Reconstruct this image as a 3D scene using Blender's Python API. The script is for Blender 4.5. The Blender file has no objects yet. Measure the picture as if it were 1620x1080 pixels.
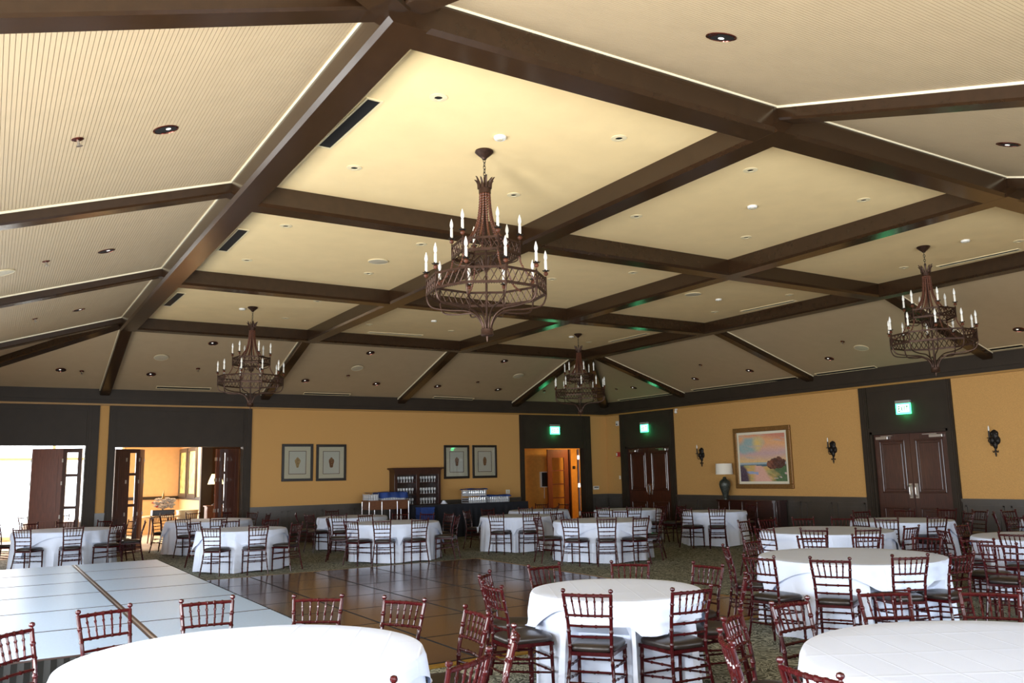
import bpy, bmesh, math, random
from mathutils import Vector, Matrix
random.seed(7)
PI = math.pi
SC = bpy.context.scene
COL = SC.collection

# ---------------------------------------------------------------- camera, world, light, exposure
def make_camera():
    yaw, pitch, roll = 0.557, 0.1559, -0.0213
    f = Vector((math.sin(yaw) * math.cos(pitch), math.cos(yaw) * math.cos(pitch), math.sin(pitch)))
    r = Vector((math.cos(yaw), -math.sin(yaw), 0))
    u = r.cross(f)
    rr = r * math.cos(roll) + u * math.sin(roll)
    uu = -r * math.sin(roll) + u * math.cos(roll)
    m = Matrix((rr, uu, -f)).transposed().to_4x4()
    m.translation = (0, 0, 1.77)
    cd = bpy.data.cameras.new('camera')
    cd.sensor_width = 36.0
    cd.lens = 36.0 * 1327.26 / 1620.0
    cd.clip_start = 0.05
    cd.clip_end = 300
    co = bpy.data.objects.new('camera', cd)
    COL.objects.link(co)
    co.matrix_world = m
    SC.camera = co
make_camera()

world = bpy.data.worlds.new('sky')
SC.world = world
world.use_nodes = True
wn = world.node_tree.nodes
bg = wn['Background']
bg.inputs[0].default_value = (0.86, 0.93, 1.0, 1)      # hazy bright overcast sky
bg.inputs[1].default_value = 3.2

SUN = bpy.data.lights.new('sun', 'SUN')
SUN.energy = 4.0
SUN.angle = 0.02
SUN.color = (1.0, 0.95, 0.86)
so = bpy.data.objects.new('sun', SUN)
COL.objects.link(so)
so.rotation_euler = Vector((0.06, -0.55, -0.9)).to_track_quat('-Z', 'Y').to_euler()

def area(name, loc, target, sx, sy, energy, color):
    ld = bpy.data.lights.new(name, 'AREA')
    ld.shape = 'RECTANGLE'
    ld.size, ld.size_y, ld.energy, ld.color = sx, sy, energy, color
    o = bpy.data.objects.new(name, ld)
    COL.objects.link(o)
    o.location = loc
    d = Vector(target) - Vector(loc)
    o.rotation_euler = d.to_track_quat('-Z', 'Y').to_euler()
    return o

DAY = (0.93, 0.97, 1.0)
# area lights as daylight through assumed, unseen windows of the left wall and the front wall (the openings built below)
LW = [(-0.6, 2.6), (3.0, 2.0), (6.6, 2.6), (10.2, 2.6), (13.8, 2.6), (17.4, 2.6)]
LWE = [80, 420, 240, 150, 90, 60]
for (cy, w), e in zip(LW, LWE):
    area('window_daylight', (-1.72, cy, 1.55), (5, cy, 1.75), w - 0.1, 2.4, e, DAY)
# added unseen area light aimed up, to cast the chandelier's shadow on the ceiling
area('terrace_bounce', (-1.75, 3.0, 0.75), (4.4, 7.6, 4.9), 0.9, 0.7, 130, (1.0, 0.97, 0.9))
FW = [(1.2, 2.6), (5.0, 2.6), (8.8, 2.6), (12.6, 2.6)]
for (cx, w), e in zip(FW, [320, 320, 170, 50]):
    area('window_daylight', (cx, -3.12, 1.6), (cx, 5, 1.6), 2.5, 2.5, e, (0.80, 0.90, 1.0))
# gallery beyond the folding doors: glazed wall; added warm fill, also in the service corridor
area('gallery_daylight', (0.2, 30.75, 1.6), (0.6, 20, 1.2), 7.0, 2.8, 500, (1.0, 0.97, 0.92))
area('gallery_lamp', (5.0, 27.6, 3.2), (5.0, 27.6, 0), 0.8, 0.8, 70, (1.0, 0.86, 0.66))  # unseen overhead fill, separate from the lit table lamp
area('corridor_lamp', (18.9, 25.3, 2.95), (19.0, 25.6, 0), 0.5, 0.5, 34, (1.0, 0.66, 0.26))  # unseen warm fill added over the corridor

SC.view_settings.view_transform = 'Standard'
SC.view_settings.look = 'None'
SC.view_settings.gamma = 1.0
SC.view_settings.use_curve_mapping = False
SC.view_settings.exposure = 0.62
SC.cycles.use_denoising = True
SC.cycles.max_bounces = 8
SC.cycles.diffuse_bounces = 5
SC.cycles.glossy_bounces = 4
SC.cycles.transmission_bounces = 6
SC.cycles.sample_clamp_indirect = 8.0
SC.cycles.caustics_reflective = False
SC.cycles.caustics_refractive = False

# ---------------------------------------------------------------- materials
def mat(name, col, rough=0.6, metal=0.0, coat=0.0, spec=0.5, var=0.0, vscale=20.0, bump=0.0, bscale=120.0, emit=None, estr=0.0, stretch=None, sheen=0.0):
    m = bpy.data.materials.new(name)
    m.use_nodes = True
    nt = m.node_tree
    b = nt.nodes['Principled BSDF']
    b.inputs['Base Color'].default_value = (*col, 1)
    b.inputs['Roughness'].default_value = rough
    b.inputs['Metallic'].default_value = metal
    b.inputs['Coat Weight'].default_value = coat
    b.inputs['Coat Roughness'].default_value = 0.12
    b.inputs['Specular IOR Level'].default_value = spec
    b.inputs['Sheen Weight'].default_value = sheen
    if var or bump:
        tc = nt.nodes.new('ShaderNodeTexCoord')
        src = tc.outputs['Object']
        if stretch:
            mp = nt.nodes.new('ShaderNodeMapping')
            mp.inputs['Scale'].default_value = stretch
            nt.links.new(src, mp.inputs[0])
            src = mp.outputs[0]
    if var:
        n = nt.nodes.new('ShaderNodeTexNoise')
        n.inputs['Scale'].default_value = vscale
        n.inputs['Detail'].default_value = 5
        nt.links.new(src, n.inputs['Vector'])
        r = nt.nodes.new('ShaderNodeValToRGB')
        r.color_ramp.elements[0].position = 0.3
        r.color_ramp.elements[1].position = 0.7
        r.color_ramp.elements[0].color = (*[max(0, c * (1 - var)) for c in col], 1)
        r.color_ramp.elements[1].color = (*[min(1, c * (1 + var)) for c in col], 1)
        nt.links.new(n.outputs['Fac'], r.inputs[0])
        nt.links.new(r.outputs[0], b.inputs['Base Color'])
    if bump:
        n2 = nt.nodes.new('ShaderNodeTexNoise')
        n2.inputs['Scale'].default_value = bscale
        n2.inputs['Detail'].default_value = 3
        nt.links.new(src, n2.inputs['Vector'])
        bp = nt.nodes.new('ShaderNodeBump')
        bp.inputs['Strength'].default_value = bump
        bp.inputs['Distance'].default_value = 0.01
        nt.links.new(n2.outputs['Fac'], bp.inputs['Height'])
        nt.links.new(bp.outputs[0], b.inputs['Normal'])
    if emit:
        b.inputs['Emission Color'].default_value = (*emit, 1)
        b.inputs['Emission Strength'].default_value = estr
    return m

M = {}
M['ceil'] = mat('cream_plaster', (0.79, 0.59, 0.305), 0.8, var=0.03, vscale=3, bump=0.05, bscale=200)
M['slope'] = mat('cream_boarding', (0.46, 0.345, 0.21), 0.6, var=0.03, vscale=4)
M['cream_trim'] = mat('cream_moulding', (0.85, 0.76, 0.55), 0.5)
M['beam'] = mat('dark_stained_beam', (0.030, 0.0145, 0.0065), 0.20, spec=0.5, var=0.12, vscale=9)
M['trimdark'] = mat('dark_olive_brown_paint', (0.034, 0.024, 0.016), 0.55, spec=0.25, var=0.12, vscale=3)
M['ochre'] = mat('ochre_grasscloth', (0.56, 0.31, 0.10), 0.85, var=0.16, vscale=60, bump=0.15, bscale=150, stretch=(1, 1, 2.5))
M['peach'] = mat('peach_plaster', (0.74, 0.50, 0.27), 0.8, var=0.05, vscale=6)
M['orange'] = mat('orange_plaster', (0.62, 0.29, 0.05), 0.8, var=0.08, vscale=8)
M['wains'] = mat('dark_wainscot_paint', (0.062, 0.052, 0.043), 0.30, spec=0.6, var=0.1, vscale=4)
M['door'] = mat('mahogany_door', (0.055, 0.018, 0.011), 0.32, coat=0.3, var=0.35, vscale=6, stretch=(6, 6, 0.6))
M['dooredge'] = mat('red_brown_door_edge', (0.16, 0.045, 0.02), 0.4, var=0.2, vscale=6, stretch=(6, 6, 0.6))
M['chair'] = mat('mahogany_lacquer', (0.036, 0.0032, 0.0042), 0.17, spec=0.28, var=0.3, vscale=14, stretch=(3, 3, 1))
M['leather'] = mat('dark_brown_leather', (0.018, 0.012, 0.010), 0.36, coat=0.1, var=0.15, vscale=12, bump=0.08, bscale=260)
M['linen'] = mat('white_linen', (0.71, 0.775, 0.93), 0.85, bump=0.06, bscale=60)
M['linen2'] = mat('white_top_linen', (0.69, 0.775, 0.97), 0.75)
M['iron'] = mat('bronze_brown_iron', (0.050, 0.024, 0.015), 0.42, metal=0.6, var=0.3, vscale=25)
M['darkiron'] = mat('dark_wrought_iron', (0.018, 0.014, 0.012), 0.45, metal=0.5)
M['bead'] = mat('red_brown_wood_bead', (0.10, 0.030, 0.014), 0.4, coat=0.1, var=0.2, vscale=30)
M['candle'] = mat('white_candle_sleeve', (0.85, 0.83, 0.76), 0.5)
M['bulb'] = mat('frosted_bulb_glass', (0.80, 0.80, 0.76), 0.15, coat=0.5)
M['chrome'] = mat('brushed_steel', (0.55, 0.53, 0.50), 0.3, metal=1.0)
M['black'] = mat('black_void', (0.004, 0.004, 0.004), 0.6)
M['whitep'] = mat('white_plastic', (0.75, 0.73, 0.68), 0.4)
M['creamdisc'] = mat('cream_metal_disc', (0.72, 0.60, 0.37), 0.5)
M['greydisc'] = mat('tan_speaker_mesh', (0.52, 0.45, 0.32), 0.6, bump=0.3, bscale=400)
M['redcone'] = mat('red_bronze_reflector', (0.20, 0.06, 0.045), 0.12, metal=0.9)
M['lampwhite'] = mat('dim_lamp_face', (0.8, 0.78, 0.74), 0.3, emit=(1, 0.93, 0.85), estr=0.6)  # lamps are unlit; the faint emission stands in for a glint
M['redplastic'] = mat('red_alarm_plastic', (0.45, 0.02, 0.015), 0.35)
M['navy'] = mat('navy_cloth', (0.008, 0.010, 0.018), 0.8, var=0.15, vscale=10)
M['blue'] = mat('blue_cloth', (0.012, 0.045, 0.21), 0.7, var=0.2, vscale=8)
M['rackgrey'] = mat('pale_rack_plastic', (0.42, 0.44, 0.50), 0.4)
M['brownwood'] = mat('warm_brown_wood', (0.15, 0.055, 0.022), 0.4, var=0.3, vscale=10, stretch=(1, 6, 6))
M['hutch'] = mat('cherry_red_wood', (0.032, 0.007, 0.005), 0.32, coat=0.15, var=0.3, vscale=8, stretch=(6, 6, 1))
M['shade'] = mat('white_lamp_shade', (0.85, 0.80, 0.70), 0.8)
M['glowshade'] = mat('warm_lit_shade', (0.9, 0.75, 0.45), 0.8, emit=(1.0, 0.78, 0.42), estr=1.4)
M['carved'] = mat('dark_carved_metal', (0.060, 0.066, 0.055), 0.32, metal=0.4, var=0.5, vscale=28, bump=0.8, bscale=30)
M['gold'] = mat('antique_gold_frame', (0.24, 0.12, 0.035), 0.4, metal=0.3, var=0.5, vscale=60, bump=0.5, bscale=80)
M['blackframe'] = mat('black_frame_wood', (0.015, 0.011, 0.009), 0.35, var=0.3, vscale=40)
M['mat'] = mat('ivory_mount', (0.70, 0.64, 0.47), 0.8)
M['print'] = mat('pale_print_paper', (0.66, 0.64, 0.54), 0.8)
M['shell'] = mat('shell_print_brown', (0.20, 0.085, 0.035), 0.8, var=0.5, vscale=30)
M['shellpale'] = mat('shell_print_tan', (0.45, 0.30, 0.13), 0.8, var=0.5, vscale=30)
M['line'] = mat('printed_border_line', (0.10, 0.03, 0.02), 0.8)
M['mount2'] = mat('cream_liner', (0.80, 0.74, 0.58), 0.7)
M['skirt'] = mat('black_stage_skirt', (0.006, 0.006, 0.006), 0.85)
M['alu'] = mat('aluminium_edge', (0.62, 0.60, 0.60), 0.28, metal=0.9)
M['stagetrim'] = mat('dark_stage_edge', (0.045, 0.026, 0.022), 0.4)
M['brass'] = mat('brass_edge_ramp', (0.36, 0.20, 0.03), 0.4, metal=0.5)
M['stone'] = mat('terrace_stone', (0.55, 0.50, 0.42), 0.8, var=0.1, vscale=3)
M['flower'] = mat('pale_blossoms', (0.75, 0.70, 0.62), 0.8, var=0.3, vscale=30)
M['redflower'] = mat('red_blossom', (0.55, 0.03, 0.05), 0.7)
M['pot'] = mat('cream_ceramic', (0.70, 0.62, 0.42), 0.4)
M['gift'] = mat('tarnished_gold', (0.45, 0.28, 0.08), 0.35, metal=0.6)
M['artgreen'] = mat('yellow_green_artwork', (0.62, 0.58, 0.22), 0.6, var=0.5, vscale=5)
M['frosted'] = mat('dim_glass_back', (0.022, 0.012, 0.010), 0.3)

def glass(name, tint=(1, 1, 1), rough=0.0):
    m = bpy.data.materials.new(name)
    m.use_nodes = True
    nt = m.node_tree
    nt.nodes.remove(nt.nodes['Principled BSDF'])
    out = nt.nodes['Material Output']
    t = nt.nodes.new('ShaderNodeBsdfTransparent')
    t.inputs[0].default_value = (*tint, 1)
    g = nt.nodes.new('ShaderNodeBsdfGlossy')
    g.inputs['Roughness'].default_value = rough
    fr = nt.nodes.new('ShaderNodeFresnel')
    fr.inputs[0].default_value = 1.5
    mx = nt.nodes.new('ShaderNodeMixShader')
    nt.links.new(fr.outputs[0], mx.inputs[0])
    nt.links.new(t.outputs[0], mx.inputs[1])
    nt.links.new(g.outputs[0], mx.inputs[2])
    nt.links.new(mx.outputs[0], out.inputs[0])
    return m
M['glass'] = glass('window_glass', (0.96, 0.97, 0.97))
M['stem'] = mat('clear_stemware', (0.62, 0.64, 0.66), 0.08, spec=1.0, coat=1.0)

def carpet_mat():
    m = mat('green_scroll_carpet', (0.1, 0.11, 0.08), 0.95)
    nt = m.node_tree
    b = nt.nodes['Principled BSDF']
    b.inputs['Specular IOR Level'].default_value = 0.15
    tc = nt.nodes.new('ShaderNodeTexCoord')
    nz = nt.nodes.new('ShaderNodeTexNoise')
    nz.inputs['Scale'].default_value = 3.0
    nz.inputs['Distortion'].default_value = 2.5
    nz.inputs['Detail'].default_value = 2
    nt.links.new(tc.outputs['Object'], nz.inputs['Vector'])
    wv = nt.nodes.new('ShaderNodeTexWave')
    wv.wave_type = 'RINGS'
    wv.inputs['Scale'].default_value = 2.2
    wv.inputs['Distortion'].default_value = 9.0
    wv.inputs['Detail'].default_value = 3
    nt.links.new(nz.outputs['Color'], wv.inputs['Vector'])
    r = nt.nodes.new('ShaderNodeValToRGB')
    e = r.color_ramp.elements
    e[0].position, e[0].color = 0.15, (0.06, 0.062, 0.044, 1)
    e[1].position, e[1].color = 0.85, (0.38, 0.385, 0.31, 1)
    k = e.new(0.5); k.color = (0.165, 0.175, 0.135, 1)
    nt.links.new(wv.outputs['Fac'], r.inputs[0])
    nt.links.new(r.outputs[0], b.inputs['Base Color'])
    return m
M['carpet'] = carpet_mat()
def crease():
    # pressed fold lines across the top cloths
    nt = M['linen2'].node_tree
    b = nt.nodes['Principled BSDF']
    tc = nt.nodes.new('ShaderNodeTexCoord'); sp = nt.nodes.new('ShaderNodeSeparateXYZ')
    mp = nt.nodes.new('ShaderNodeMapping'); mp.inputs['Rotation'].default_value = (0, 0, 0.5)
    nz = nt.nodes.new('ShaderNodeTexNoise'); nz.inputs['Scale'].default_value = 2.0
    L = nt.links.new
    def math_(op, a, v=None):
        n = nt.nodes.new('ShaderNodeMath'); n.operation = op
        L(a, n.inputs[0])
        if v is not None:
            if hasattr(v, 'links'): L(v, n.inputs[1])
            else: n.inputs[1].default_value = v
        return n.outputs[0]
    L(tc.outputs['Object'], mp.inputs[0]); L(mp.outputs[0], sp.inputs[0]); L(tc.outputs['Object'], nz.inputs['Vector'])
    hs = []
    for o, k in ((sp.outputs[0], 4.6), (sp.outputs[1], 2.1)):
        f = math_('FRACT', math_('MULTIPLY', o, k))
        d = math_('ABSOLUTE', math_('SUBTRACT', f, 0.5))
        hs.append(math_('MAXIMUM', math_('SUBTRACT', 1.0 and math_('MULTIPLY', d, -22.0), -1.0), 0.0))
    h = math_('MULTIPLY', math_('ADD', hs[0], hs[1]), nz.outputs['Fac'])
    bp = nt.nodes.new('ShaderNodeBump'); bp.inputs['Strength'].default_value = 0.22; bp.inputs['Distance'].default_value = 0.012
    L(h, bp.inputs['Height']); L(bp.outputs[0], b.inputs['Normal'])
crease()
M['parquet'] = mat('dark_parquet_panel', (0.095, 0.052, 0.032), 0.15, spec=0.5, var=0.35, vscale=9, stretch=(1, 5, 1))
M['stage'] = mat('pale_grey_stage_carpet', (0.35, 0.46, 0.61), 0.40, spec=0.6, var=0.06, vscale=40)

# ---------------------------------------------------------------- mesh helpers
class MB:
    def __init__(self):
        self.v, self.f, self.mi = [], [], []
        self.cur = 0
    def add(self, vs, fs):
        o = len(self.v)
        self.v += [tuple(p) for p in vs]
        for f in fs:
            self.f.append(tuple(i + o for i in f))
            self.mi.append(self.cur)
        return self
    def box(self, x0, x1, y0, y1, z0, z1):
        return self.add([(x0, y0, z0), (x1, y0, z0), (x1, y1, z0), (x0, y1, z0), (x0, y0, z1), (x1, y0, z1), (x1, y1, z1), (x0, y1, z1)],
                        [(0, 3, 2, 1), (4, 5, 6, 7), (0, 1, 5, 4), (1, 2, 6, 5), (2, 3, 7, 6), (3, 0, 4, 7)])
    def bbox(self, x0, x1, y0, y1, z0, z1, b=0.006):
        # box with chamfered edges
        vs, idx = [], {}
        for i, (xa, xs) in enumerate(((x0, 1), (x1, -1))):
            for j, (ya, ys) in enumerate(((y0, 1), (y1, -1))):
                for k, (za, zs) in enumerate(((z0, 1), (z1, -1))):
                    for ax in range(3):
                        p = [xa + xs * b, ya + ys * b, za + zs * b]
                        p[ax] = (xa, ya, za)[ax]
                        idx[i, j, k, ax] = len(vs)
                        vs.append(p)
        fs = []
        for ax in range(3):
            o = [a for a in range(3) if a != ax]
            for s in (0, 1):
                q = []
                for a, c in ((0, 0), (1, 0), (1, 1), (0, 1)):
                    t = [0, 0, 0]; t[ax] = s; t[o[0]] = a; t[o[1]] = c
                    q.append(idx[(*t, ax)])
                fs.append(q)
        for ax in range(3):           # edges along axis ax
            o = [a for a in range(3) if a != ax]
            for a in (0, 1):
                for c in (0, 1):
                    t0 = [0, 0, 0]; t0[o[0]] = a; t0[o[1]] = c
                    t1 = list(t0); t1[ax] = 1
                    fs.append([idx[(*t0, o[0])], idx[(*t0, o[1])], idx[(*t1, o[1])], idx[(*t1, o[0])]])
        for i in (0, 1):
            for j in (0, 1):
                for k in (0, 1):
                    fs.append([idx[i, j, k, 0], idx[i, j, k, 1], idx[i, j, k, 2]])
        return self.add(vs, fs)
    def tube(self, path, rad, n=8, cap=True):
        P = [Vector(p) for p in path]
        if not hasattr(rad, '__len__'):
            rad = [rad] * len(P)
        up = None
        vs = []
        for i, p in enumerate(P):
            t = (P[min(i + 1, len(P) - 1)] - P[max(i - 1, 0)])
            if t.length < 1e-9:
                t = Vector((0, 0, 1))
            t.normalize()
            if up is None:
                a = Vector((1, 0, 0)) if abs(t.x) < 0.8 else Vector((0, 1, 0))
                up = (a - t * a.dot(t)).normalized()
            else:
                up = (up - t * up.dot(t))
                up = up.normalized() if up.length > 1e-6 else t.orthogonal().normalized()
            s = t.cross(up)
            for k in range(n):
                a = 2 * PI * k / n
                vs.append(p + (up * math.cos(a) + s * math.sin(a)) * rad[i])
        fs = []
        for i in range(len(P) - 1):
            for k in range(n):
                a, b = i * n + k, i * n + (k + 1) % n
                fs.append((a, b, b + n, a + n))
        if cap:
            fs.append(tuple(range(n - 1, -1, -1)))
            fs.append(tuple((len(P) - 1) * n + k for k in range(n)))
        return self.add(vs, fs)
    def lathe(self, prof, n=16, o=(0, 0, 0)):
        return self.tube([(o[0], o[1], o[2] + z + 1e-5 * i) for i, (r, z) in enumerate(prof)], [max(r, 0.0005) for r, z in prof], n)
    def lathe_z(self, prof, n=16, o=(0, 0, 0)):
        # profile may fold back in z: rings are horizontal whatever their order
        vs, fs = [], []
        for r, z in prof:
            for k in range(n):
                a = 2 * PI * k / n
                vs.append((o[0] + max(r, 0.0004) * math.cos(a), o[1] + max(r, 0.0004) * math.sin(a), o[2] + z))
        for i in range(len(prof) - 1):
            for k in range(n):
                a, b = i * n + k, i * n + (k + 1) % n
                fs.append((a, b, b + n, a + n))
        fs.append(tuple(range(n - 1, -1, -1)))
        fs.append(tuple((len(prof) - 1) * n + k for k in range(n)))
        return self.add(vs, fs)
    def prism(self, poly, z0, z1):
        n = len(poly)
        return self.add([(x, y, z0) for x, y in poly] + [(x, y, z1) for x, y in poly],
                        [tuple(range(n - 1, -1, -1)), tuple(range(n, 2 * n))] + [(i, (i + 1) % n, (i + 1) % n + n, i + n) for i in range(n)])
    def slab(self, quad, d):
        # a quad (4 points) thickened by vector d
        a = [Vector(p) for p in quad]
        return self.add(a + [p + Vector(d) for p in a], [(0, 1, 2, 3), (7, 6, 5, 4)] + [(i, (i + 1) % 4, (i + 1) % 4 + 4, i + 4) for i in range(4)])
    def build(self, name, m, parent=None, smooth=False, loc=None, recalc=True):
        me = bpy.data.meshes.new(name)
        me.from_pydata(self.v, [], self.f)
        ms = m if isinstance(m, (list, tuple)) else [m]
        for x in ms:
            me.materials.append(x)
        if len(ms) > 1:
            me.polygons.foreach_set('material_index', self.mi)
        if recalc:
            bm = bmesh.new()
            bm.from_mesh(me)
            bmesh.ops.recalc_face_normals(bm, faces=bm.faces)
            bm.to_mesh(me)
            bm.free()
        if smooth:
            me.polygons.foreach_set('use_smooth', [True] * len(me.polygons))
            me.set_sharp_from_angle(angle=math.radians(38))
        me.update()
        o = bpy.data.objects.new(name, me)
        COL.objects.link(o)
        if parent:
            o.parent = parent
        if loc:
            o.location = loc
        return o

def tag(o, label, cat, group=None):
    o['label'] = label
    o['category'] = cat
    if group:
        o['group'] = group
    return o
def thing(name, label, cat, loc=(0, 0, 0), rz=0.0, group=None):
    o = bpy.data.objects.new(name, None)
    o.empty_display_size = 0.1
    COL.objects.link(o)
    o.location = loc
    o.rotation_euler = (0, 0, rz)
    return tag(o, label, cat, group)
def struct(o):
    o['kind'] = 'structure'
    return o
def copy_tree(o, parent=None):
    c = o.copy()
    COL.objects.link(c)
    if parent:
        c.parent = parent
        c.matrix_parent_inverse = o.matrix_parent_inverse.copy()
    for ch in o.children:
        copy_tree(ch, c)
    return c
def B(name, m, parent, *boxes, bevel=0.0):
    mb = MB()
    for b in boxes:
        if bevel:
            mb.bbox(*b, bevel)
        else:
            mb.box(*b)
    return mb.build(name, m, parent)
def lerp(a, b, t):
    return a + (b - a) * t
def curve(pts, n):
    # Catmull-Rom through points
    P = [Vector(p) for p in pts]
    P = [P[0] * 2 - P[1]] + P + [P[-1] * 2 - P[-2]]
    out = []
    for i in range(1, len(P) - 2):
        for k in range(n):
            t = k / n
            a, b, c, d = P[i - 1], P[i], P[i + 1], P[i + 2]
            out.append(0.5 * ((2 * b) + (c - a) * t + (2 * a - 5 * b + 4 * c - d) * t * t + (3 * b - a - 3 * c + d) * t ** 3))
    out.append(P[-2])
    return out

# ---------------------------------------------------------------- the room shell
XL, XR, YF, YB = -1.6, 18.46, -3.0, 23.5
ZC, ZB = 5.25, 4.99
GX = [2.41, 6.44, 10.56, 14.63]
GY = [5.34, 9.91, 14.60, 19.45]
BW = 0.172
ZCR, ZCT = 3.73, 4.05        # crown bottom / top
ZRAIL = 1.01
SL = 0.315
ZS = 5.25                    # slope height at the outer faces of the border beams

def zs_left(x): return ZS - SL * ((GX[0] - BW) - x)
def zs_right(x): return ZS - SL * (x - (GX[3] + BW))
def zs_back(y): return ZS - SL * (y - (GY[3] + BW))
def zs_front(y): return ZS - SL * ((GY[0] - BW) - y)

floor = struct(MB().box(-4.5, 20.8, -4.5, 32.0, -0.12, 0.0).build('floor', M['carpet']))
terrace = struct(MB().box(-30, 19.5, -30, 40, -0.35, -0.15).build('terrace_ground', M['stone']))  # unseen outdoor ground, assumed and added to reflect light

# flat coffered ceiling field
ceiling = struct(B('ceiling', M['ceil'], None, (GX[0] - 0.2, GX[3] + 0.2, GY[0] - 0.2, GY[3] + 0.2, ZC, ZC + 0.1)))

def slope_plane(name, quad, d=(0, 0, 0.08), m='slope'):
    return struct(MB().slab(quad, d).build(name, M[m]))
xl, xr, yb, yf = GX[0] - BW, GX[3] + BW, GY[3] + BW, GY[0] - BW
FR = yf - YF                                  # run of the long front slope
RUNL, RUNB = xl - XL, YB - yb
left_slope = slope_plane('ceiling_left', [(xl, yf - 4.1, ZS + 0.012), (xl, yb, ZS + 0.012), (XL, YB, zs_left(XL) + 0.012), (XL, yf - 4.1, zs_left(XL) + 0.012)])
back_slope = slope_plane('ceiling_back', [(xl, yb, ZS), (xr, yb, ZS), (XR, YB, zs_right(XR)), (XL, YB, zs_left(XL))])
right_slope = slope_plane('ceiling_right', [(xr, yf - 4.1, ZS), (xr, yb, ZS), (XR, YB, zs_right(XR)), (XR, yf - 4.1, zs_right(XR))])
front_slope = slope_plane('ceiling_front', [(xl, yf, ZS + 0.012), (xr, yf, ZS + 0.012), (XR, YF, zs_front(YF) + 0.012), (XL, YF, zs_front(YF) + 0.012)])
# beadboard: narrow strips with open grooves, on the two slopes where the photograph shows them
mb = MB()
s, step, gap = 0.0, 0.0318, 0.0032
n = int(RUNL / step)
for i in range(n):
    x1, x0 = xl - i * step - gap / 2, xl - (i + 1) * step + gap / 2
    a, b = [], []
    for x in (x1, x0):
        off = xl - x
        y0, y1 = yf - off, yb + off
        z = zs_left(x)
        a.append((x, y0, z)); b.append((x, y1, z))
    mb.add([a[0], b[0], b[1], a[1]] + [(p[0], p[1], p[2] + 0.012) for p in (a[0], b[0], b[1], a[1])],
           [(0, 1, 2, 3), (0, 1, 5, 4), (2, 3, 7, 6)])
o = mb.build('beadboard', M['slope'], left_slope); o['kind'] = 'stuff'
mb = MB()
for i in range(int(FR / step)):
    y1, y0 = yf - i * step - gap / 2, yf - (i + 1) * step + gap / 2
    if y1 < -1.5:
        break
    q = []
    for y in (y1, y0):
        off = yf - y
        q.append(((max(xl - off, XL), y, zs_front(y)), (min(xr + off, XR), y, zs_front(y))))
    pts = [q[0][0], q[0][1], q[1][1], q[1][0]]
    mb.add(pts + [(p[0], p[1], p[2] + 0.012) for p in pts], [(0, 1, 2, 3), (0, 1, 5, 4), (2, 3, 7, 6)])
o = mb.build('beadboard', M['slope'], front_slope); o['kind'] = 'stuff'
struct(B('roof_cap', M['black'], None, (XL - 1, XR + 1, YF - 1, YB + 0.3, 5.5, 5.6)))

# beams -----------------------------------------------------------
def beam_section(hw, z0, z1, ch=0.035):
    return [(-hw, z1), (-hw, z0 + ch), (-hw + ch, z0), (hw - ch, z0), (hw, z0 + ch), (hw, z1)]
def beam(p0, p1, hw, depth, ztop_extra=0.05, ch=0.035, name='ceiling_beam'):
    # p0, p1: points on the beam's underside axis; the section stands upright
    p0, p1 = Vector(p0), Vector(p1)
    d = p1 - p0
    h = Vector((d.x, d.y, 0)).normalized()
    sx = Vector((h.y, -h.x, 0))
    sec = beam_section(hw, 0, depth + ztop_extra, ch)
    vs = []
    for p in (p0, p1):
        for a, z in sec:
            vs.append(p + sx * a + Vector((0, 0, z)))
    n = len(sec)
    fs = [(i, (i + 1) % n, (i + 1) % n + n, i + n) for i in range(n)] + [tuple(range(n - 1, -1, -1)), tuple(range(n, 2 * n))]
    return struct(MB().add(vs, fs).build(name, M['beam']))
DB = ZC - ZB
for i, x in enumerate(GX):
    beam((x, GY[0] - BW, ZB), (x, GY[3] + BW, ZB), BW, DB)
for y in GY:
    for i in range(3):
        beam((GX[i] + BW - 0.035, y, ZB + 0.001), (GX[i + 1] - BW + 0.035, y, ZB + 0.001), BW - 0.004, DB)
SW, SD = 0.12, 0.14
def slope_beam(p0, p1, hw=SW, dep=SD):
    a = Vector(p0) - Vector((0, 0, dep)); b = Vector(p1) - Vector((0, 0, dep))
    o = beam(a, b, hw, dep, 0.03, 0.02)
    d = b - a
    h = Vector((d.x, d.y, 0)).normalized()
    sx = Vector((h.y, -h.x, 0))
    for sgn in (-1, 1):
        e0, e1 = a + sx * sgn * hw, b + sx * sgn * hw
        w = sx * sgn * 0.012
        MB().slab([e0 + Vector((0, 0, dep - 0.022)), e1 + Vector((0, 0, dep - 0.022)), e1 + w + Vector((0, 0, dep - 0.022)), e0 + w + Vector((0, 0, dep - 0.022))], (0, 0, 0.04)).build('edge_strip', M['cream_trim'], o)
    return o
for y in GY:
    slope_beam((xl + 0.02, y, ZS + 0.006), (XL, y, zs_left(XL)))
    slope_beam((xr - 0.02, y, ZS + 0.006), (XR, y, zs_right(XR)))
for x in GX:
    slope_beam((x, yb - 0.02, ZS + 0.006), (x, YB, zs_back(YB)))
    slope_beam((x, yf + 0.02, ZS + 0.006), (x, yf - 5.0, zs_front(yf - 5.0)))
slope_beam((xl + 0.05, yb - 0.05, ZS + 0.01), (XL, YB, zs_left(XL)), 0.15, 0.18)
slope_beam((xr - 0.05, yb - 0.05, ZS + 0.01), (XR, YB, zs_right(XR)), 0.15, 0.18)
slope_beam((xl + 0.05, yf + 0.05, ZS + 0.01), (xl - 3.8, yf - 3.8, zs_front(yf - 3.8)), 0.15, 0.18)
slope_beam((xr - 0.05, yf + 0.05, ZS + 0.01), (xr + 3.6, yf - 3.6, zs_front(yf - 3.6)), 0.15, 0.18)
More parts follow.
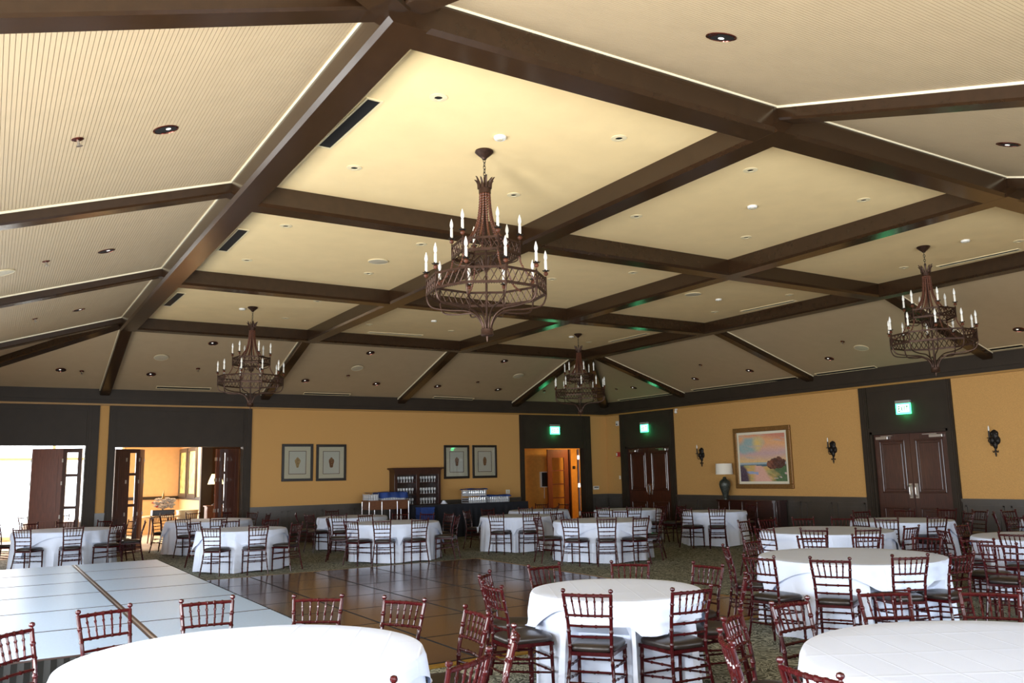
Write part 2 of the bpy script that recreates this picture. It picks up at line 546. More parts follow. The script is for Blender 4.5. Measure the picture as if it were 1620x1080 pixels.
# cream strips where the slopes meet the border beams
for nm, q in (('left', (xl - 0.014, xl, yf, yb)), ('right', (xr, xr + 0.014, yf, yb)), ('back', (xl, xr, yb, yb + 0.014)), ('front', (xl, xr, yf - 0.014, yf))):
    struct(B('trim_' + nm, M['cream_trim'], None, (*q, ZS - 0.018, ZS + 0.02)))

# back wall ----------------------------------------------------------
wall_back = bpy.data.objects.new('wall_back', None); COL.objects.link(wall_back); struct(wall_back)
T = 0.2
def wb(x0, x1, z0, z1, name='plaster', m='ochre', y0=YB, y1=YB + T):
    return B(name, M[m], wall_back, (x0, x1, y0, y1, z0, z1))
wb(XL - 0.2, -1.15, 0, 4.2)
wb(2.33, 2.56, 0, 3.70); wb(6.11, 14.86, 0, 3.70); wb(17.73, XR, 0, 3.70)
wb(-1.15, 2.33, 2.70, 4.2, 'transom_panel', 'trimdark', YB - 0.02)
wb(2.56, 6.11, 2.66, 4.2, 'transom_panel', 'trimdark', YB - 0.02)
wb(14.86, 17.73, 2.60, 4.2, 'transom_panel', 'trimdark', YB - 0.02)
wb(2.33, 2.56, 3.70, 4.2); wb(6.11, 14.86, 3.70, 4.2); wb(17.73, XR + 0.2, 3.70, 4.2)
def casing(mbx, x0, x1, z0, z1):
    w = x1 - x0
    mbx.box(x0, x1, YB - 0.05, YB + 0.22, z0, z1)
    mbx.box(x0 + w * 0.15, x1 - w * 0.15, YB - 0.068, YB - 0.05, z0, z1)
    mbx.box(x0 + w * 0.38, x0 + w * 0.62, YB - 0.08, YB - 0.068, z0, z1)
for k, (x0, x1) in enumerate(((2.05, 2.33), (2.55, 2.72), (5.90, 6.12), (14.84, 15.00), (17.44, 17.74), (-1.35, -1.1))):
    mb = MB(); casing(mb, x0, x1, 0, 3.68)
    struct(mb.build('trim_%d' % (k + 1), M['trimdark']))
for k, (x0, x1, z) in enumerate(((-1.1, 2.05, 2.70), (2.72, 5.90, 2.66), (15.0, 17.44, 2.60))):
    struct(B('trim_%d' % (k + 10), M['trimdark'], None, (x0, x1, YB - 0.04, YB + 0.2, z - 0.02, z + 0.10), (x0, x1, YB - 0.03, YB - 0.02, 3.56, 3.66)))
# right wall ---------------------------------------------------------
wall_right = bpy.data.objects.new('wall_right', None); COL.objects.link(wall_right); struct(wall_right)
def wr(y0, y1, z0, z1, name='plaster', m='ochre', x0=XR, x1=XR + T):
    return B(name, M[m], wall_right, (x0, x1, y0, y1, z0, z1))
wr(22.69, YB + 0.2, 0, 4.2); wr(13.23, 20.02, 0, 4.2); wr(YF - 0.2, 10.87, 0, 4.2)
wr(20.02, 22.69, 2.60, 4.2, 'transom_panel', 'trimdark', XR - 0.02)
wr(10.87, 13.23, 2.60, 4.2, 'transom_panel', 'trimdark', XR - 0.02)
for k, (y0, y1) in enumerate(((22.47, 22.69), (20.02, 20.24), (13.03, 13.24), (10.86, 11.02))):
    w = y1 - y0
    struct(B('trim_%d' % (k + 20), M['trimdark'], None, (XR - 0.05, XR + 0.2, y0, y1, 0, 3.68), (XR - 0.068, XR - 0.05, y0 + w * .15, y1 - w * .15, 0, 3.68), (XR - 0.08, XR - 0.068, y0 + w * .38, y0 + w * .62, 0, 3.68)))
for k, (y0, y1) in enumerate(((20.24, 22.47), (11.02, 13.03))):
    struct(B('trim_%d' % (k + 30), M['trimdark'], None, (XR - 0.045, XR + 0.2, y0, y1, 2.58, 2.68), (XR - 0.03, XR - 0.02, y0, y1, 3.56, 3.66)))
# crown: stepped; the lit gap under it is painted as a gold strip
cb = MB().box(XL, XR, YB - 0.10, YB, ZCR, ZCT + 0.12).box(XL, XR, YB - 0.13, YB - 0.10, ZCR + 0.10, ZCT + 0.1)
struct(cb.build('crown_moulding', M['trimdark']))
cr = MB().box(XR - 0.10, XR, YF, YB - 0.13, ZCR, ZCT + 0.12).box(XR - 0.13, XR - 0.10, YF, YB - 0.13, ZCR + 0.10, ZCT + 0.1)
struct(cr.build('crown_moulding', M['trimdark']))
struct(MB().box(XL, XL + 0.12, YF, YB - 0.13, ZCR, ZCT + 0.12).build('crown_moulding', M['trimdark']))
M['bead_gold'] = mat('gold_bead_paint', (0.36, 0.19, 0.045), 0.5)
struct(B('trim_40', M['bead_gold'], None, (XL, XR - 0.03, YB - 0.085, YB - 0.001, ZCR - 0.045, ZCR)))
struct(B('trim_41', M['bead_gold'], None, (XR - 0.085, XR - 0.001, YF, YB - 0.085, ZCR - 0.045, ZCR)))
# wainscot: backing, recessed panels with frames, rail and base
def wains_back(x0, x1):
    B('wainscot_board', M['wains'], wall_back, (x0, x1, YB - 0.025, YB, 0.0, ZRAIL - 0.03))
    B('chair_rail', M['wains'], wall_back, (x0, x1, YB - 0.065, YB, ZRAIL - 0.045, ZRAIL), (x0, x1, YB - 0.045, YB, ZRAIL - 0.075, ZRAIL - 0.045))
    B('base_moulding', M['wains'], wall_back, (x0, x1, YB - 0.05, YB, 0, 0.16))
    n = max(1, round((x1 - x0) / 0.95)); w = (x1 - x0) / n
    if x1 - x0 < 0.4:
        return
    for i in range(n):
        a, b = x0 + i * w + 0.07, x0 + (i + 1) * w - 0.07
        z0, z1, y = 0.24, ZRAIL - 0.14, YB - 0.025
        B('wainscot_panel', M['wains'], wall_back, (a, b, y - 0.018, y, z0, z0 + 0.035), (a, b, y - 0.018, y, z1 - 0.035, z1), (a, a + 0.035, y - 0.018, y, z0, z1), (b - 0.035, b, y - 0.018, y, z0, z1), (a + 0.1, b - 0.1, y - 0.01, y, z0 + 0.1, z1 - 0.1))
for a, b in ((2.33, 2.55), (6.12, 14.84), (17.74, XR)):
    wains_back(a, b)
def wains_right(y0, y1):
    B('wainscot_board', M['wains'], wall_right, (XR - 0.025, XR, y0, y1, 0.0, ZRAIL - 0.03))
    B('chair_rail', M['wains'], wall_right, (XR - 0.065, XR, y0, y1, ZRAIL - 0.045, ZRAIL), (XR - 0.045, XR, y0, y1, ZRAIL - 0.075, ZRAIL - 0.045))
    B('base_moulding', M['wains'], wall_right, (XR - 0.05, XR, y0, y1, 0, 0.16))
    n = max(1, round((y1 - y0) / 1.0)); w = (y1 - y0) / n
    for i in range(n):
        a, b = y0 + i * w + 0.07, y0 + (i + 1) * w - 0.07
        z0, z1, x = 0.24, ZRAIL - 0.14, XR - 0.025
        B('wainscot_panel', M['wains'], wall_right, (x - 0.018, x, a, b, z0, z0 + 0.035), (x - 0.018, x, a, b, z1 - 0.035, z1), (x - 0.018, x, a, a + 0.035, z0, z1), (x - 0.018, x, b - 0.035, b, z0, z1), (x - 0.01, x, a + 0.1, b - 0.1, z0 + 0.1, z1 - 0.1))
for a, b in ((22.69, YB - 0.05), (13.24, 20.02), (4.0, 10.86)):
    wains_right(a, b)
# left wall and front wall with assumed, unseen windows (behind and beside the camera)
def window_wall(along, n_left, spans, c, z0, z1, length0, length1, top, side):
    wl = bpy.data.objects.new('wall_' + side, None); COL.objects.link(wl); struct(wl)
    def bx(a0, a1, zz0, zz1, d0=0.0, d1=0.2, name='plaster', m='ochre'):
        if along == 'y':
            B(name, M[m], wl, (c - d1, c - d0, a0, a1, zz0, zz1))
        else:
            B(name, M[m], wl, (a0, a1, c - d1, c - d0, zz0, zz1))
    e = length0
    for i, (m_, w) in enumerate(spans):
        a, b = m_ - w / 2, m_ + w / 2
        bx(e, a, 0, top); bx(a, b, 0, z0); bx(a, b, z1, top)
        e = b
        win = bpy.data.objects.new('window_%d' % (n_left + i), None); COL.objects.link(win); struct(win)
        fr = MB(); pts = []
        for q0, q1, r0, r1 in ((a, b, z0, z0 + .07), (a, b, z1 - .07, z1), (a, a + .07, z0, z1), (b - .07, b, z0, z1), (m_ - .03, m_ + .03, z0, z1), (a, b, z1 - .75, z1 - .70)):
            fr.box(*((c - .10, c - .02, q0, q1, r0, r1) if along == 'y' else (q0, q1, c - .10, c - .02, r0, r1)))
        fr.build('sash_frame', M['trimdark'], win)
    bx(e, length1, 0, top)
window_wall('y', 1, LW, XL, 0.30, 2.80, YF - 0.2, YB + 0.2, 4.2, 'left')
window_wall('x', 10, FW, YF, 0.28, 3.05, XL - 0.2, XR + 0.2, 4.2, 'front')

# gallery beyond the folding doors and the service corridor beyond the exit
GYB = 31.0
M['gfloor'] = mat('pale_gallery_carpet', (0.42, 0.34, 0.24), 0.9, var=0.1, vscale=8)
struct(B('floor_gallery', M['gfloor'], None, (-4.2, 8.0, YB + 0.2, GYB, 0.0, 0.006)))
struct(B('ceiling_gallery', M['peach'], None, (-4.4, 14.4, YB + 0.2, GYB + 0.2, 3.35, 3.45)))
struct(B('wall_gallery_back', M['peach'], None, (3.9, 5.87, GYB, GYB + 0.2, 0, 3.35)))
struct(B('wall_gallery_side', M['peach'], None, (5.67, 5.87, 27.35, GYB, 0, 3.35)))
struct(B('wall_gallery_end', M['peach'], None, (8.0, 8.2, YB + 0.2, GYB, 0, 3.35)))
struct(B('wall_gallery_rear', M['door'], None, (5.87, 8.0, 29.6, 29.8, 0, 3.35)))
struct(B('wall_gallery_left', M['peach'], None, (-4.4, -4.2, YB, GYB + .2, 0, 3.35)))
struct(B('trim_50', M['trimdark'], None, (3.9, 5.67, GYB - 0.04, GYB, 1.15, 1.25), (5.63, 5.67, 27.35, GYB - 0.04, 1.15, 1.25)))
struct(B('trim_51', M['trimdark'], None, (5.60, 5.92, 27.2, 27.38, 0, 3.3)))
gw = bpy.data.objects.new('window_20', None); COL.objects.link(gw); struct(gw)
fr = MB()
for x in (-4.2, -2.2, -0.2, 1.8, 3.85):
    fr.box(x - .04, x + .04, GYB - .02, GYB + .08, 0, 3.35)
fr.box(-4.2, 3.9, GYB - .02, GYB + .08, 2.5, 2.58).box(-4.2, 3.9, GYB - .02, GYB + .08, 0, .15)
M['creamwin'] = mat('cream_window_paint', (0.8, 0.75, 0.62), 0.5)
fr.build('glazing_frame', M['creamwin'], gw)
cy1 = 26.6
struct(B('wall_corridor_back', M['orange'], None, (14.2, 20.6, cy1, cy1 + 0.2, 0, 3.3)))
struct(B('wall_corridor_left', M['orange'], None, (14.2, 14.4, YB + .2, cy1, 0, 3.3)))
struct(B('wall_corridor_right', M['orange'], None, (20.4, 20.6, YB + .2, cy1, 0, 3.3)))
struct(B('wall_corridor_front', M['orange'], None, (XR, 20.6, YB, YB + .2, 0, 3.3)))
struct(B('wall_gallery_front', M['peach'], None, (-4.4, XL - .2, YB, YB + .2, 0, 3.35)))
struct(B('ceiling_corridor', M['orange'], None, (14.2, 20.6, YB + .2, cy1 + .2, 3.2, 3.3)))

# tables: x, y, radius, turn of the top cloth, where it stands
TABLES = [
(1.33, 5.05, 0.98, 0.7, 'nearest the stage at the front left'),
(4.63, 5.85, 0.7, 0.5, 'beside the dance floor nearest the camera'),
(4.62, 2.42, 1.12, 0.9, 'at the front right corner'),
(8.32, 6.26, 0.97, 0.35, 'second back on the right side'),
(11.35, 8.95, 0.98, 0.08, 'third back on the right side'),
(14.9, 14.9, 0.72, 0.58, 'in front of the sideboard'),
(10.88, 14.1, 0.98, 0.95, 'just past the dance floor centre'),
(10.75, 17.2, 0.85, 0.07, 'in front of the navy bar'),
(12.75, 19.3, 0.78, 0.07, 'in front of the corridor doorway'),
(7.6, 17.2, 0.95, 0.4, 'before the glassware hutch'),
(7.95, 20.6, 0.85, 0.98, 'below the left seashell prints'),
(4.45, 17.6, 0.85, 0.75, 'between stage end and dance floor'),
(4.8, 22.2, 1.0, 0.65, 'at the second folding-door opening'),
(1.5, 20.7, 0.98, 1.46, 'directly behind the stage'),
(1.85, 25.3, 0.95, 1.35, 'inside the sunlit gallery'),
(14.3, 9.6, 0.85, 1.27, 'in front of the big double doors'),
(14.35, 17.5, 0.85, 0.59, 'in the far corner'),
(12.25, 6.08, 0.9, 0.74, 'at the right edge midway'),
(16.02, 7.35, 0.9, 1.02, 'farthest at the right edge')]
# chairs: x, y, heading, label
CHAIRS = [
(0.36, 5.93, -2.306, 'mahogany spindle chair, single at the left, table nearest the stage at the front left'),
(0.84, 6.43, -2.801, 'mahogany spindle chair, first from left, far side, table nearest the stage at the front left'),
(1.43, 6.42, 3.072, 'mahogany spindle chair, second from left, far side, table nearest the stage at the front left'),
(2.02, 6.07, 2.548, 'mahogany spindle chair, third from left, far side, table nearest the stage at the front left'),
(2.39, 5.61, 2.054, 'mahogany spindle chair, fourth from left, far side, table nearest the stage at the front left'),
(2.52, 4.96, 1.493, 'mahogany spindle chair, second nearest, right side, table nearest the stage at the front left'),
(1.93, 3.95, 0.5, 'mahogany spindle chair, second from left, near side, table nearest the stage at the front left'),
(1.37, 3.77, 0.03, 'mahogany spindle chair, first from left, near side, table nearest the stage at the front left'),
(2.35, 4.28, 1.014, 'mahogany spindle chair, first nearest, right side, table nearest the stage at the front left'),
(4.02, 5.34, -0.877, 'mahogany spindle chair, second from left, near side, table beside the dance floor nearest the camera'),
(4.61, 6.65, -3.111, 'mahogany spindle chair, first from left, far side, table beside the dance floor nearest the camera'),
(5.18, 6.36, 2.323, 'mahogany spindle chair, second from left, far side, table beside the dance floor nearest the camera'),
(5.53, 5.89, 1.615, 'mahogany spindle chair, third from left, far side, table beside the dance floor nearest the camera'),
(4.56, 5.06, -0.09, 'mahogany spindle chair, third from left, near side, table beside the dance floor nearest the camera'),
(3.98, 6.48, -2.343, 'mahogany spindle chair, single at the left, table beside the dance floor nearest the camera'),
(3.73, 5.95, -1.681, 'mahogany spindle chair, first from left, near side, table beside the dance floor nearest the camera'),
(5.2, 5.24, 0.75, 'mahogany spindle chair, single at the right, table beside the dance floor nearest the camera'),
(4.59, 3.7, -3.117, 'mahogany spindle chair, third nearest, left side, table at the front right corner'),
(5.32, 3.63, 2.618, 'mahogany spindle chair, first from left, far side, table at the front right corner'),
(5.77, 3.25, 2.193, 'mahogany spindle chair, second from left, far side, table at the front right corner'),
(3.37, 2.58, -1.698, 'mahogany spindle chair, single on the near side, table at the front right corner'),
(3.56, 3.19, -2.195, 'mahogany spindle chair, first nearest, left side, table at the front right corner'),
(4.01, 3.58, -2.654, 'mahogany spindle chair, second nearest, left side, table at the front right corner'),
(7.18, 5.6, -1.047, 'mahogany spindle chair, second from left, near side, table second back on the right side'),
(6.9, 6.11, -1.468, 'mahogany spindle chair, first from left, near side, table second back on the right side'),
(7.41, 6.93, -2.206, 'mahogany spindle chair, first nearest, left side, table second back on the right side'),
(7.84, 5.35, -0.479, 'mahogany spindle chair, third from left, near side, table second back on the right side'),
(8.84, 7.09, 2.581, 'mahogany spindle chair, first from left, far side, table second back on the right side'),
(9.36, 6.81, 2.06, 'mahogany spindle chair, second from left, far side, table second back on the right side'),
(9.66, 6.32, 1.616, 'mahogany spindle chair, third from left, far side, table second back on the right side'),
(8.12, 7.22, -2.938, 'mahogany spindle chair, second nearest, left side, table second back on the right side'),
(8.25, 5.15, -0.065, 'mahogany spindle chair, fourth from left, near side, table second back on the right side'),
(10.32, 8.31, -1.015, 'mahogany spindle chair, second from left, near side, table third back on the right side'),
(10.76, 7.89, -0.509, 'mahogany spindle chair, third from left, near side, table third back on the right side'),
(10.14, 8.91, -1.541, 'mahogany spindle chair, first from left, near side, table third back on the right side'),
(11.58, 10.14, 2.952, 'mahogany spindle chair, first from left, far side, table third back on the right side'),
(11.09, 10.13, -2.926, 'mahogany spindle chair, single at the left, table third back on the right side'),
(12.08, 9.91, 2.492, 'mahogany spindle chair, second from left, far side, table third back on the right side'),
(12.43, 9.5, 2.047, 'mahogany spindle chair, third from left, far side, table third back on the right side'),
(11.38, 7.74, 0.022, 'mahogany spindle chair, fourth from left, near side, table third back on the right side'),
(13.94, 8.84, -0.438, 'mahogany spindle chair, third from left, near side, table in front of the big double doors'),
(13.05, 9.0, -1.121, 'mahogany spindle chair, second from left, near side, table in front of the big double doors'),
(14.65, 10.52, 2.779, 'mahogany spindle chair, first from left, far side, table in front of the big double doors'),
(13.46, 9.67, -1.658, 'mahogany spindle chair, first from left, near side, table in front of the big double doors'),
(15.37, 10.25, 2.115, 'mahogany spindle chair, second from left, far side, table in front of the big double doors'),
(15.96, 9.84, 1.713, 'mahogany spindle chair, third from left, far side, table in front of the big double doors'),
(15.12, 9.06, 0.984, 'mahogany spindle chair, single at the right, table in front of the big double doors'),
(15.81, 9.19, 1.307, 'mahogany spindle chair, fourth from left, far side, table in front of the big double doors'),
(11.31, 6.72, -2.166, 'mahogany spindle chair, first nearest, left side, table at the right edge midway'),
(12.21, 6.99, -3.094, 'mahogany spindle chair, second nearest, left side, table at the right edge midway'),
(10.18, 5.76, -1.418, 'mahogany spindle chair, first from left, near side, table at the right edge midway'),
(9.76, 5.33, -1.28, 'mahogany spindle chair, second from left, near side, table at the right edge midway'),
(11.27, 5.91, -1.4, 'mahogany spindle chair, third from left, near side, table at the right edge midway'),
(6.93, 3.31, -2.671, 'mahogany spindle chair, fourth from left, near side, table at the right edge midway'),
(16.24, 8.49, 2.947, 'mahogany spindle chair, single on the far side, table farthest at the right edge'),
(14.82, 7.67, -1.833, 'mahogany spindle chair, single on the near side, table farthest at the right edge'),
(15.47, 8.27, -2.597, 'mahogany spindle chair, single at the left, table farthest at the right edge'),
(14.26, 14.2, -0.74, 'mahogany spindle chair, second from left, near side, table in front of the sideboard'),
(13.97, 14.72, -1.375, 'mahogany spindle chair, first from left, near side, table in front of the sideboard'),
(15.85, 14.84, 1.512, 'mahogany spindle chair, single on the far side, table in front of the sideboard'),
(9.8, 13.55, -1.095, 'mahogany spindle chair, first from left, near side, table just past the dance floor centre'),
(10.2, 13.1, -0.593, 'mahogany spindle chair, second from left, near side, table just past the dance floor centre'),
(10.74, 12.9, -0.112, 'mahogany spindle chair, third from left, near side, table just past the dance floor centre'),
(9.69, 14.32, -1.757, 'mahogany spindle chair, single at the left, table just past the dance floor centre'),
(11.86, 14.81, 2.2, 'mahogany spindle chair, third from left, far side, table just past the dance floor centre'),
(11.42, 15.18, 2.676, 'mahogany spindle chair, second from left, far side, table just past the dance floor centre'),
(10.77, 15.3, -3.047, 'mahogany spindle chair, first from left, far side, table just past the dance floor centre'),
(11.53, 13.33, 0.701, 'mahogany spindle chair, single at the right, table just past the dance floor centre'),
(9.89, 16.55, -0.926, 'mahogany spindle chair, first from left, near side, table in front of the navy bar'),
(10.72, 18.28, -3.11, 'mahogany spindle chair, single on the far side, table in front of the navy bar'),
(10.12, 18.08, -2.524, 'mahogany spindle chair, single at the left, table in front of the navy bar'),
(10.41, 16.18, -0.324, 'mahogany spindle chair, second from left, near side, table in front of the navy bar'),
(13.37, 20.1, 2.481, 'mahogany spindle chair, first from left, far side, table in front of the corridor doorway'),
(13.69, 19.66, 1.933, 'mahogany spindle chair, second from left, far side, table in front of the corridor doorway'),
(12.42, 18.35, -0.336, 'mahogany spindle chair, second from left, near side, table in front of the corridor doorway'),
(11.99, 18.64, -0.855, 'mahogany spindle chair, first from left, near side, table in front of the corridor doorway'),
(13.78, 16.59, -0.56, 'mahogany spindle chair, second from left, near side, table in the far corner'),
(14.37, 16.42, 0.016, 'mahogany spindle chair, third from left, near side, table in the far corner'),
(13.36, 17.07, -1.165, 'mahogany spindle chair, first from left, near side, table in the far corner'),
(14.61, 16.01, 0.172, 'mahogany spindle chair, fourth from left, near side, table in the far corner'),
(6.56, 16.65, -1.086, 'mahogany spindle chair, first from left, near side, table before the glassware hutch'),
(6.94, 16.22, -0.591, 'mahogany spindle chair, second from left, near side, table before the glassware hutch'),
(7.55, 16.02, -0.042, 'mahogany spindle chair, third from left, near side, table before the glassware hutch'),
(6.53, 17.71, -2.015, 'mahogany spindle chair, single at the left, table before the glassware hutch'),
(7.52, 18.38, -3.075, 'mahogany spindle chair, first from left, far side, table before the glassware hutch'),
(8.18, 18.23, 2.631, 'mahogany spindle chair, second from left, far side, table before the glassware hutch'),
(8.58, 17.86, 2.164, 'mahogany spindle chair, third from left, far side, table before the glassware hutch'),
(8.77, 17.32, 1.671, 'mahogany spindle chair, second nearest, right side, table before the glassware hutch'),
(8.45, 16.38, 0.804, 'mahogany spindle chair, first nearest, right side, table before the glassware hutch'),
(7.9, 21.68, -3.093, 'mahogany spindle chair, single on the far side, table below the left seashell prints'),
(6.92, 20.26, -1.252, 'mahogany spindle chair, first from left, near side, table below the left seashell prints'),
(7.33, 19.71, -0.609, 'mahogany spindle chair, second from left, near side, table below the left seashell prints'),
(6.86, 20.94, -1.876, 'mahogany spindle chair, single at the left, table below the left seashell prints'),
(3.77, 16.76, -0.675, 'mahogany spindle chair, first from left, near side, table between stage end and dance floor'),
(4.43, 16.52, -0.016, 'mahogany spindle chair, second from left, near side, table between stage end and dance floor'),
(5.1, 16.74, 0.649, 'mahogany spindle chair, third from left, near side, table between stage end and dance floor'),
(3.87, 18.51, -2.572, 'mahogany spindle chair, first from left, far side, table between stage end and dance floor'),
(5.15, 18.42, 2.438, 'mahogany spindle chair, third from left, far side, table between stage end and dance floor'),
(4.52, 18.68, 3.074, 'mahogany spindle chair, second from left, far side, table between stage end and dance floor'),
(4.09, 21.2, -0.618, 'mahogany spindle chair, first from left, near side, table at the second folding-door opening'),
(3.88, 23.02, -2.303, 'mahogany spindle chair, single at the left, table at the second folding-door opening'),
(5.86, 22.83, 2.105, 'mahogany spindle chair, fourth from left, far side, table at the second folding-door opening'),
(5.85, 21.56, 1.021, 'mahogany spindle chair, single at the right, table at the second folding-door opening'),
(4.24, 24.13, -2.859, 'mahogany spindle chair, first from left, far side, table at the second folding-door opening'),
(4.86, 24.29, 3.114, 'mahogany spindle chair, second from left, far side, table at the second folding-door opening'),
(5.58, 23.66, 2.647, 'mahogany spindle chair, third from left, far side, table at the second folding-door opening'),
(4.61, 20.48, -0.11, 'mahogany spindle chair, second from left, near side, table at the second folding-door opening'),
(0.44, 21.28, -2.067, 'mahogany spindle chair, single at the left, table directly behind the stage'),
(2.24, 19.74, 0.653, 'mahogany spindle chair, third from left, near side, table directly behind the stage'),
(2.65, 21.06, 1.877, 'mahogany spindle chair, second nearest, right side, table directly behind the stage'),
(2.81, 20.5, 1.422, 'mahogany spindle chair, first nearest, right side, table directly behind the stage'),
(0.99, 21.8, -2.707, 'mahogany spindle chair, first from left, far side, table directly behind the stage'),
(1.59, 21.91, 3.066, 'mahogany spindle chair, second from left, far side, table directly behind the stage'),
(2.25, 21.65, 2.471, 'mahogany spindle chair, third from left, far side, table directly behind the stage'),
(0.8, 19.71, -0.613, 'mahogany spindle chair, first from left, near side, table directly behind the stage'),
(1.54, 19.49, 0.035, 'mahogany spindle chair, second from left, near side, table directly behind the stage'),
(1.84, 26.48, -3.137, 'mahogany spindle chair, second from left, far side, table inside the sunlit gallery'),
(2.45, 24.28, 0.531, 'mahogany spindle chair, single on the near side, table inside the sunlit gallery'),
(1.08, 26.19, -2.43, 'mahogany spindle chair, first from left, far side, table inside the sunlit gallery')]
# fixtures: kind, which ceiling, x, y, where
FIXTURES = [
('pin', 'f', 3.34, 8.68, 'first from left in the left near ceiling bay'),
('pin', 'f', 3.36, 6.6, 'second from left in the left near ceiling bay'),
('pin', 'f', 5.44, 8.62, 'third from left in the left near ceiling bay'),
('pin', 'f', 5.46, 6.54, 'fourth from left in the left near ceiling bay'),
('pin', 'f', 3.34, 13.37, 'first from left in the left middle ceiling bay'),
('pin', 'f', 3.33, 11.25, 'second from left in the left middle ceiling bay'),
('pin', 'f', 5.41, 13.34, 'third from left in the left middle ceiling bay'),
('pin', 'f', 5.41, 11.24, 'fourth from left in the left middle ceiling bay'),
('pin', 'f', 7.42, 8.59, 'first from left in the middle near ceiling bay'),
('pin', 'f', 9.61, 8.62, 'second from left in the middle near ceiling bay'),
('pin', 'f', 7.44, 6.54, 'third from left in the middle near ceiling bay'),
('pin', 'f', 9.64, 6.6, 'fourth from left in the middle near ceiling bay'),
('pin', 'f', 8.52, 12.26, 'first from left in the middle middle ceiling bay'),
('pin', 'f', 9.54, 11.2, 'second from left in the middle middle ceiling bay'),
('pin', 'f', 5.37, 18.03, 'first from left in the left back ceiling bay'),
('pin', 'f', 5.39, 15.97, 'second from left in the left back ceiling bay'),
('pin', 'f', 7.31, 17.99, 'first from left in the middle back ceiling bay'),
('pin', 'f', 7.3, 15.26, 'second from left in the middle back ceiling bay'),
('pin', 'f', 9.45, 17.97, 'third from left in the middle back ceiling bay'),
('pin', 'f', 13.64, 13.28, 'first from left in the right middle ceiling bay'),
('pin', 'f', 13.69, 11.24, 'second from left in the right middle ceiling bay'),
('pin', 'f', 13.68, 8.69, 'first from left in the right near ceiling bay'),
('pin', 'f', 13.72, 6.72, 'second from left in the right near ceiling bay'),
('pin', 'f', 13.68, 18.03, 'first from left in the right back ceiling bay'),
('pin', 'f', 13.67, 15.92, 'second from left in the right back ceiling bay'),
('det', 'f', 4.34, 7.12, 'in the left near ceiling bay'),
('det', 'f', 8.52, 7.5, 'in the middle near ceiling bay'),
('det', 'f', 8.45, 16.92, 'in the middle back ceiling bay'),
('det', 'f', 12.68, 12.22, 'in the right middle ceiling bay'),
('det', 'f', 12.89, 7.11, 'in the right near ceiling bay'),
('det', 'f', 4.27, 17.37, 'in the left back ceiling bay'),
('det', 'f', 12.68, 17.44, 'in the right back ceiling bay'),
('spk', 'f', 5.23, 12.49, 'in the left middle ceiling bay'),
('spk', 'f', 11.83, 12.08, 'in the right middle ceiling bay'),
('spk', 'b', 3.38, 21.37, 'first from left in the back slope'),
('spk', 'b', 8.37, 21.42, 'second from left in the back slope'),
('spk', 'b', 13.52, 21.39, 'third from left in the back slope'),
('spk', 'l', -0.01, 12.76, 'in the left slope'),
('spk', 'r', 17.19, 12.17, 'in the right slope'),
('can', 'l', 1.26, 17.23, 'first from left in the left slope'),
('can', 'l', 1.21, 12.5, 'second from left in the left slope'),
('can', 'l', 1.18, 7.76, 'third from left in the left slope'),
('can', 'b', 1.33, 22.3, 'first from left in the back slope'),
('can', 'b', 3.32, 22.34, 'second from left in the back slope'),
('can', 'b', 4.38, 20.49, 'third from left in the back slope'),
('can', 'b', 7.24, 22.35, 'fourth from left in the back slope'),
('can', 'b', 8.37, 20.49, 'fifth from left in the back slope'),
('can', 'b', 9.32, 22.37, 'sixth from left in the back slope'),
('can', 'b', 11.28, 22.37, 'seventh from left in the back slope'),
('can', 'b', 13.42, 22.43, 'eighth from left in the back slope'),
('can', 'b', 12.49, 20.5, 'ninth from left in the back slope'),
('can', 'r', 17.48, 20.75, 'first from left in the right slope'),
('can', 'r', 17.5, 17.98, 'second from left in the right slope'),
('can', 'r', 17.5, 15.88, 'third from left in the right slope'),
('can', 'r', 17.49, 13.3, 'fourth from left in the right slope'),
('can', 'r', 17.46, 8.75, 'fifth from left in the right slope'),
('can', 'n', 4.36, 4.02, 'first from left in the near right slope'),
('can', 'n', 8.53, 4.17, 'second from left in the near right slope'),
('spr', 'l', 0.56, 17.24, 'first from left in the left slope'),
('spr', 'l', 0.49, 12.52, 'second from left in the left slope'),
('spr', 'l', 0.48, 7.79, 'third from left in the left slope'),
('spr', 'b', 1.77, 22.32, 'first from left in the back slope'),
('spr', 'b', 4.34, 21.9, 'second from left in the back slope'),
('spr', 'b', 8.3, 21.91, 'third from left in the back slope'),
('spr', 'b', 12.42, 21.95, 'fourth from left in the back slope'),
('spr', 'b', 15.12, 22.38, 'fifth from left in the back slope'),
('spr', 'r', 17.39, 21.51, 'first from left in the right slope'),
('spr', 'r', 16.72, 16.94, 'second from left in the right slope'),
('spr', 'r', 16.74, 12.33, 'third from left in the right slope')]
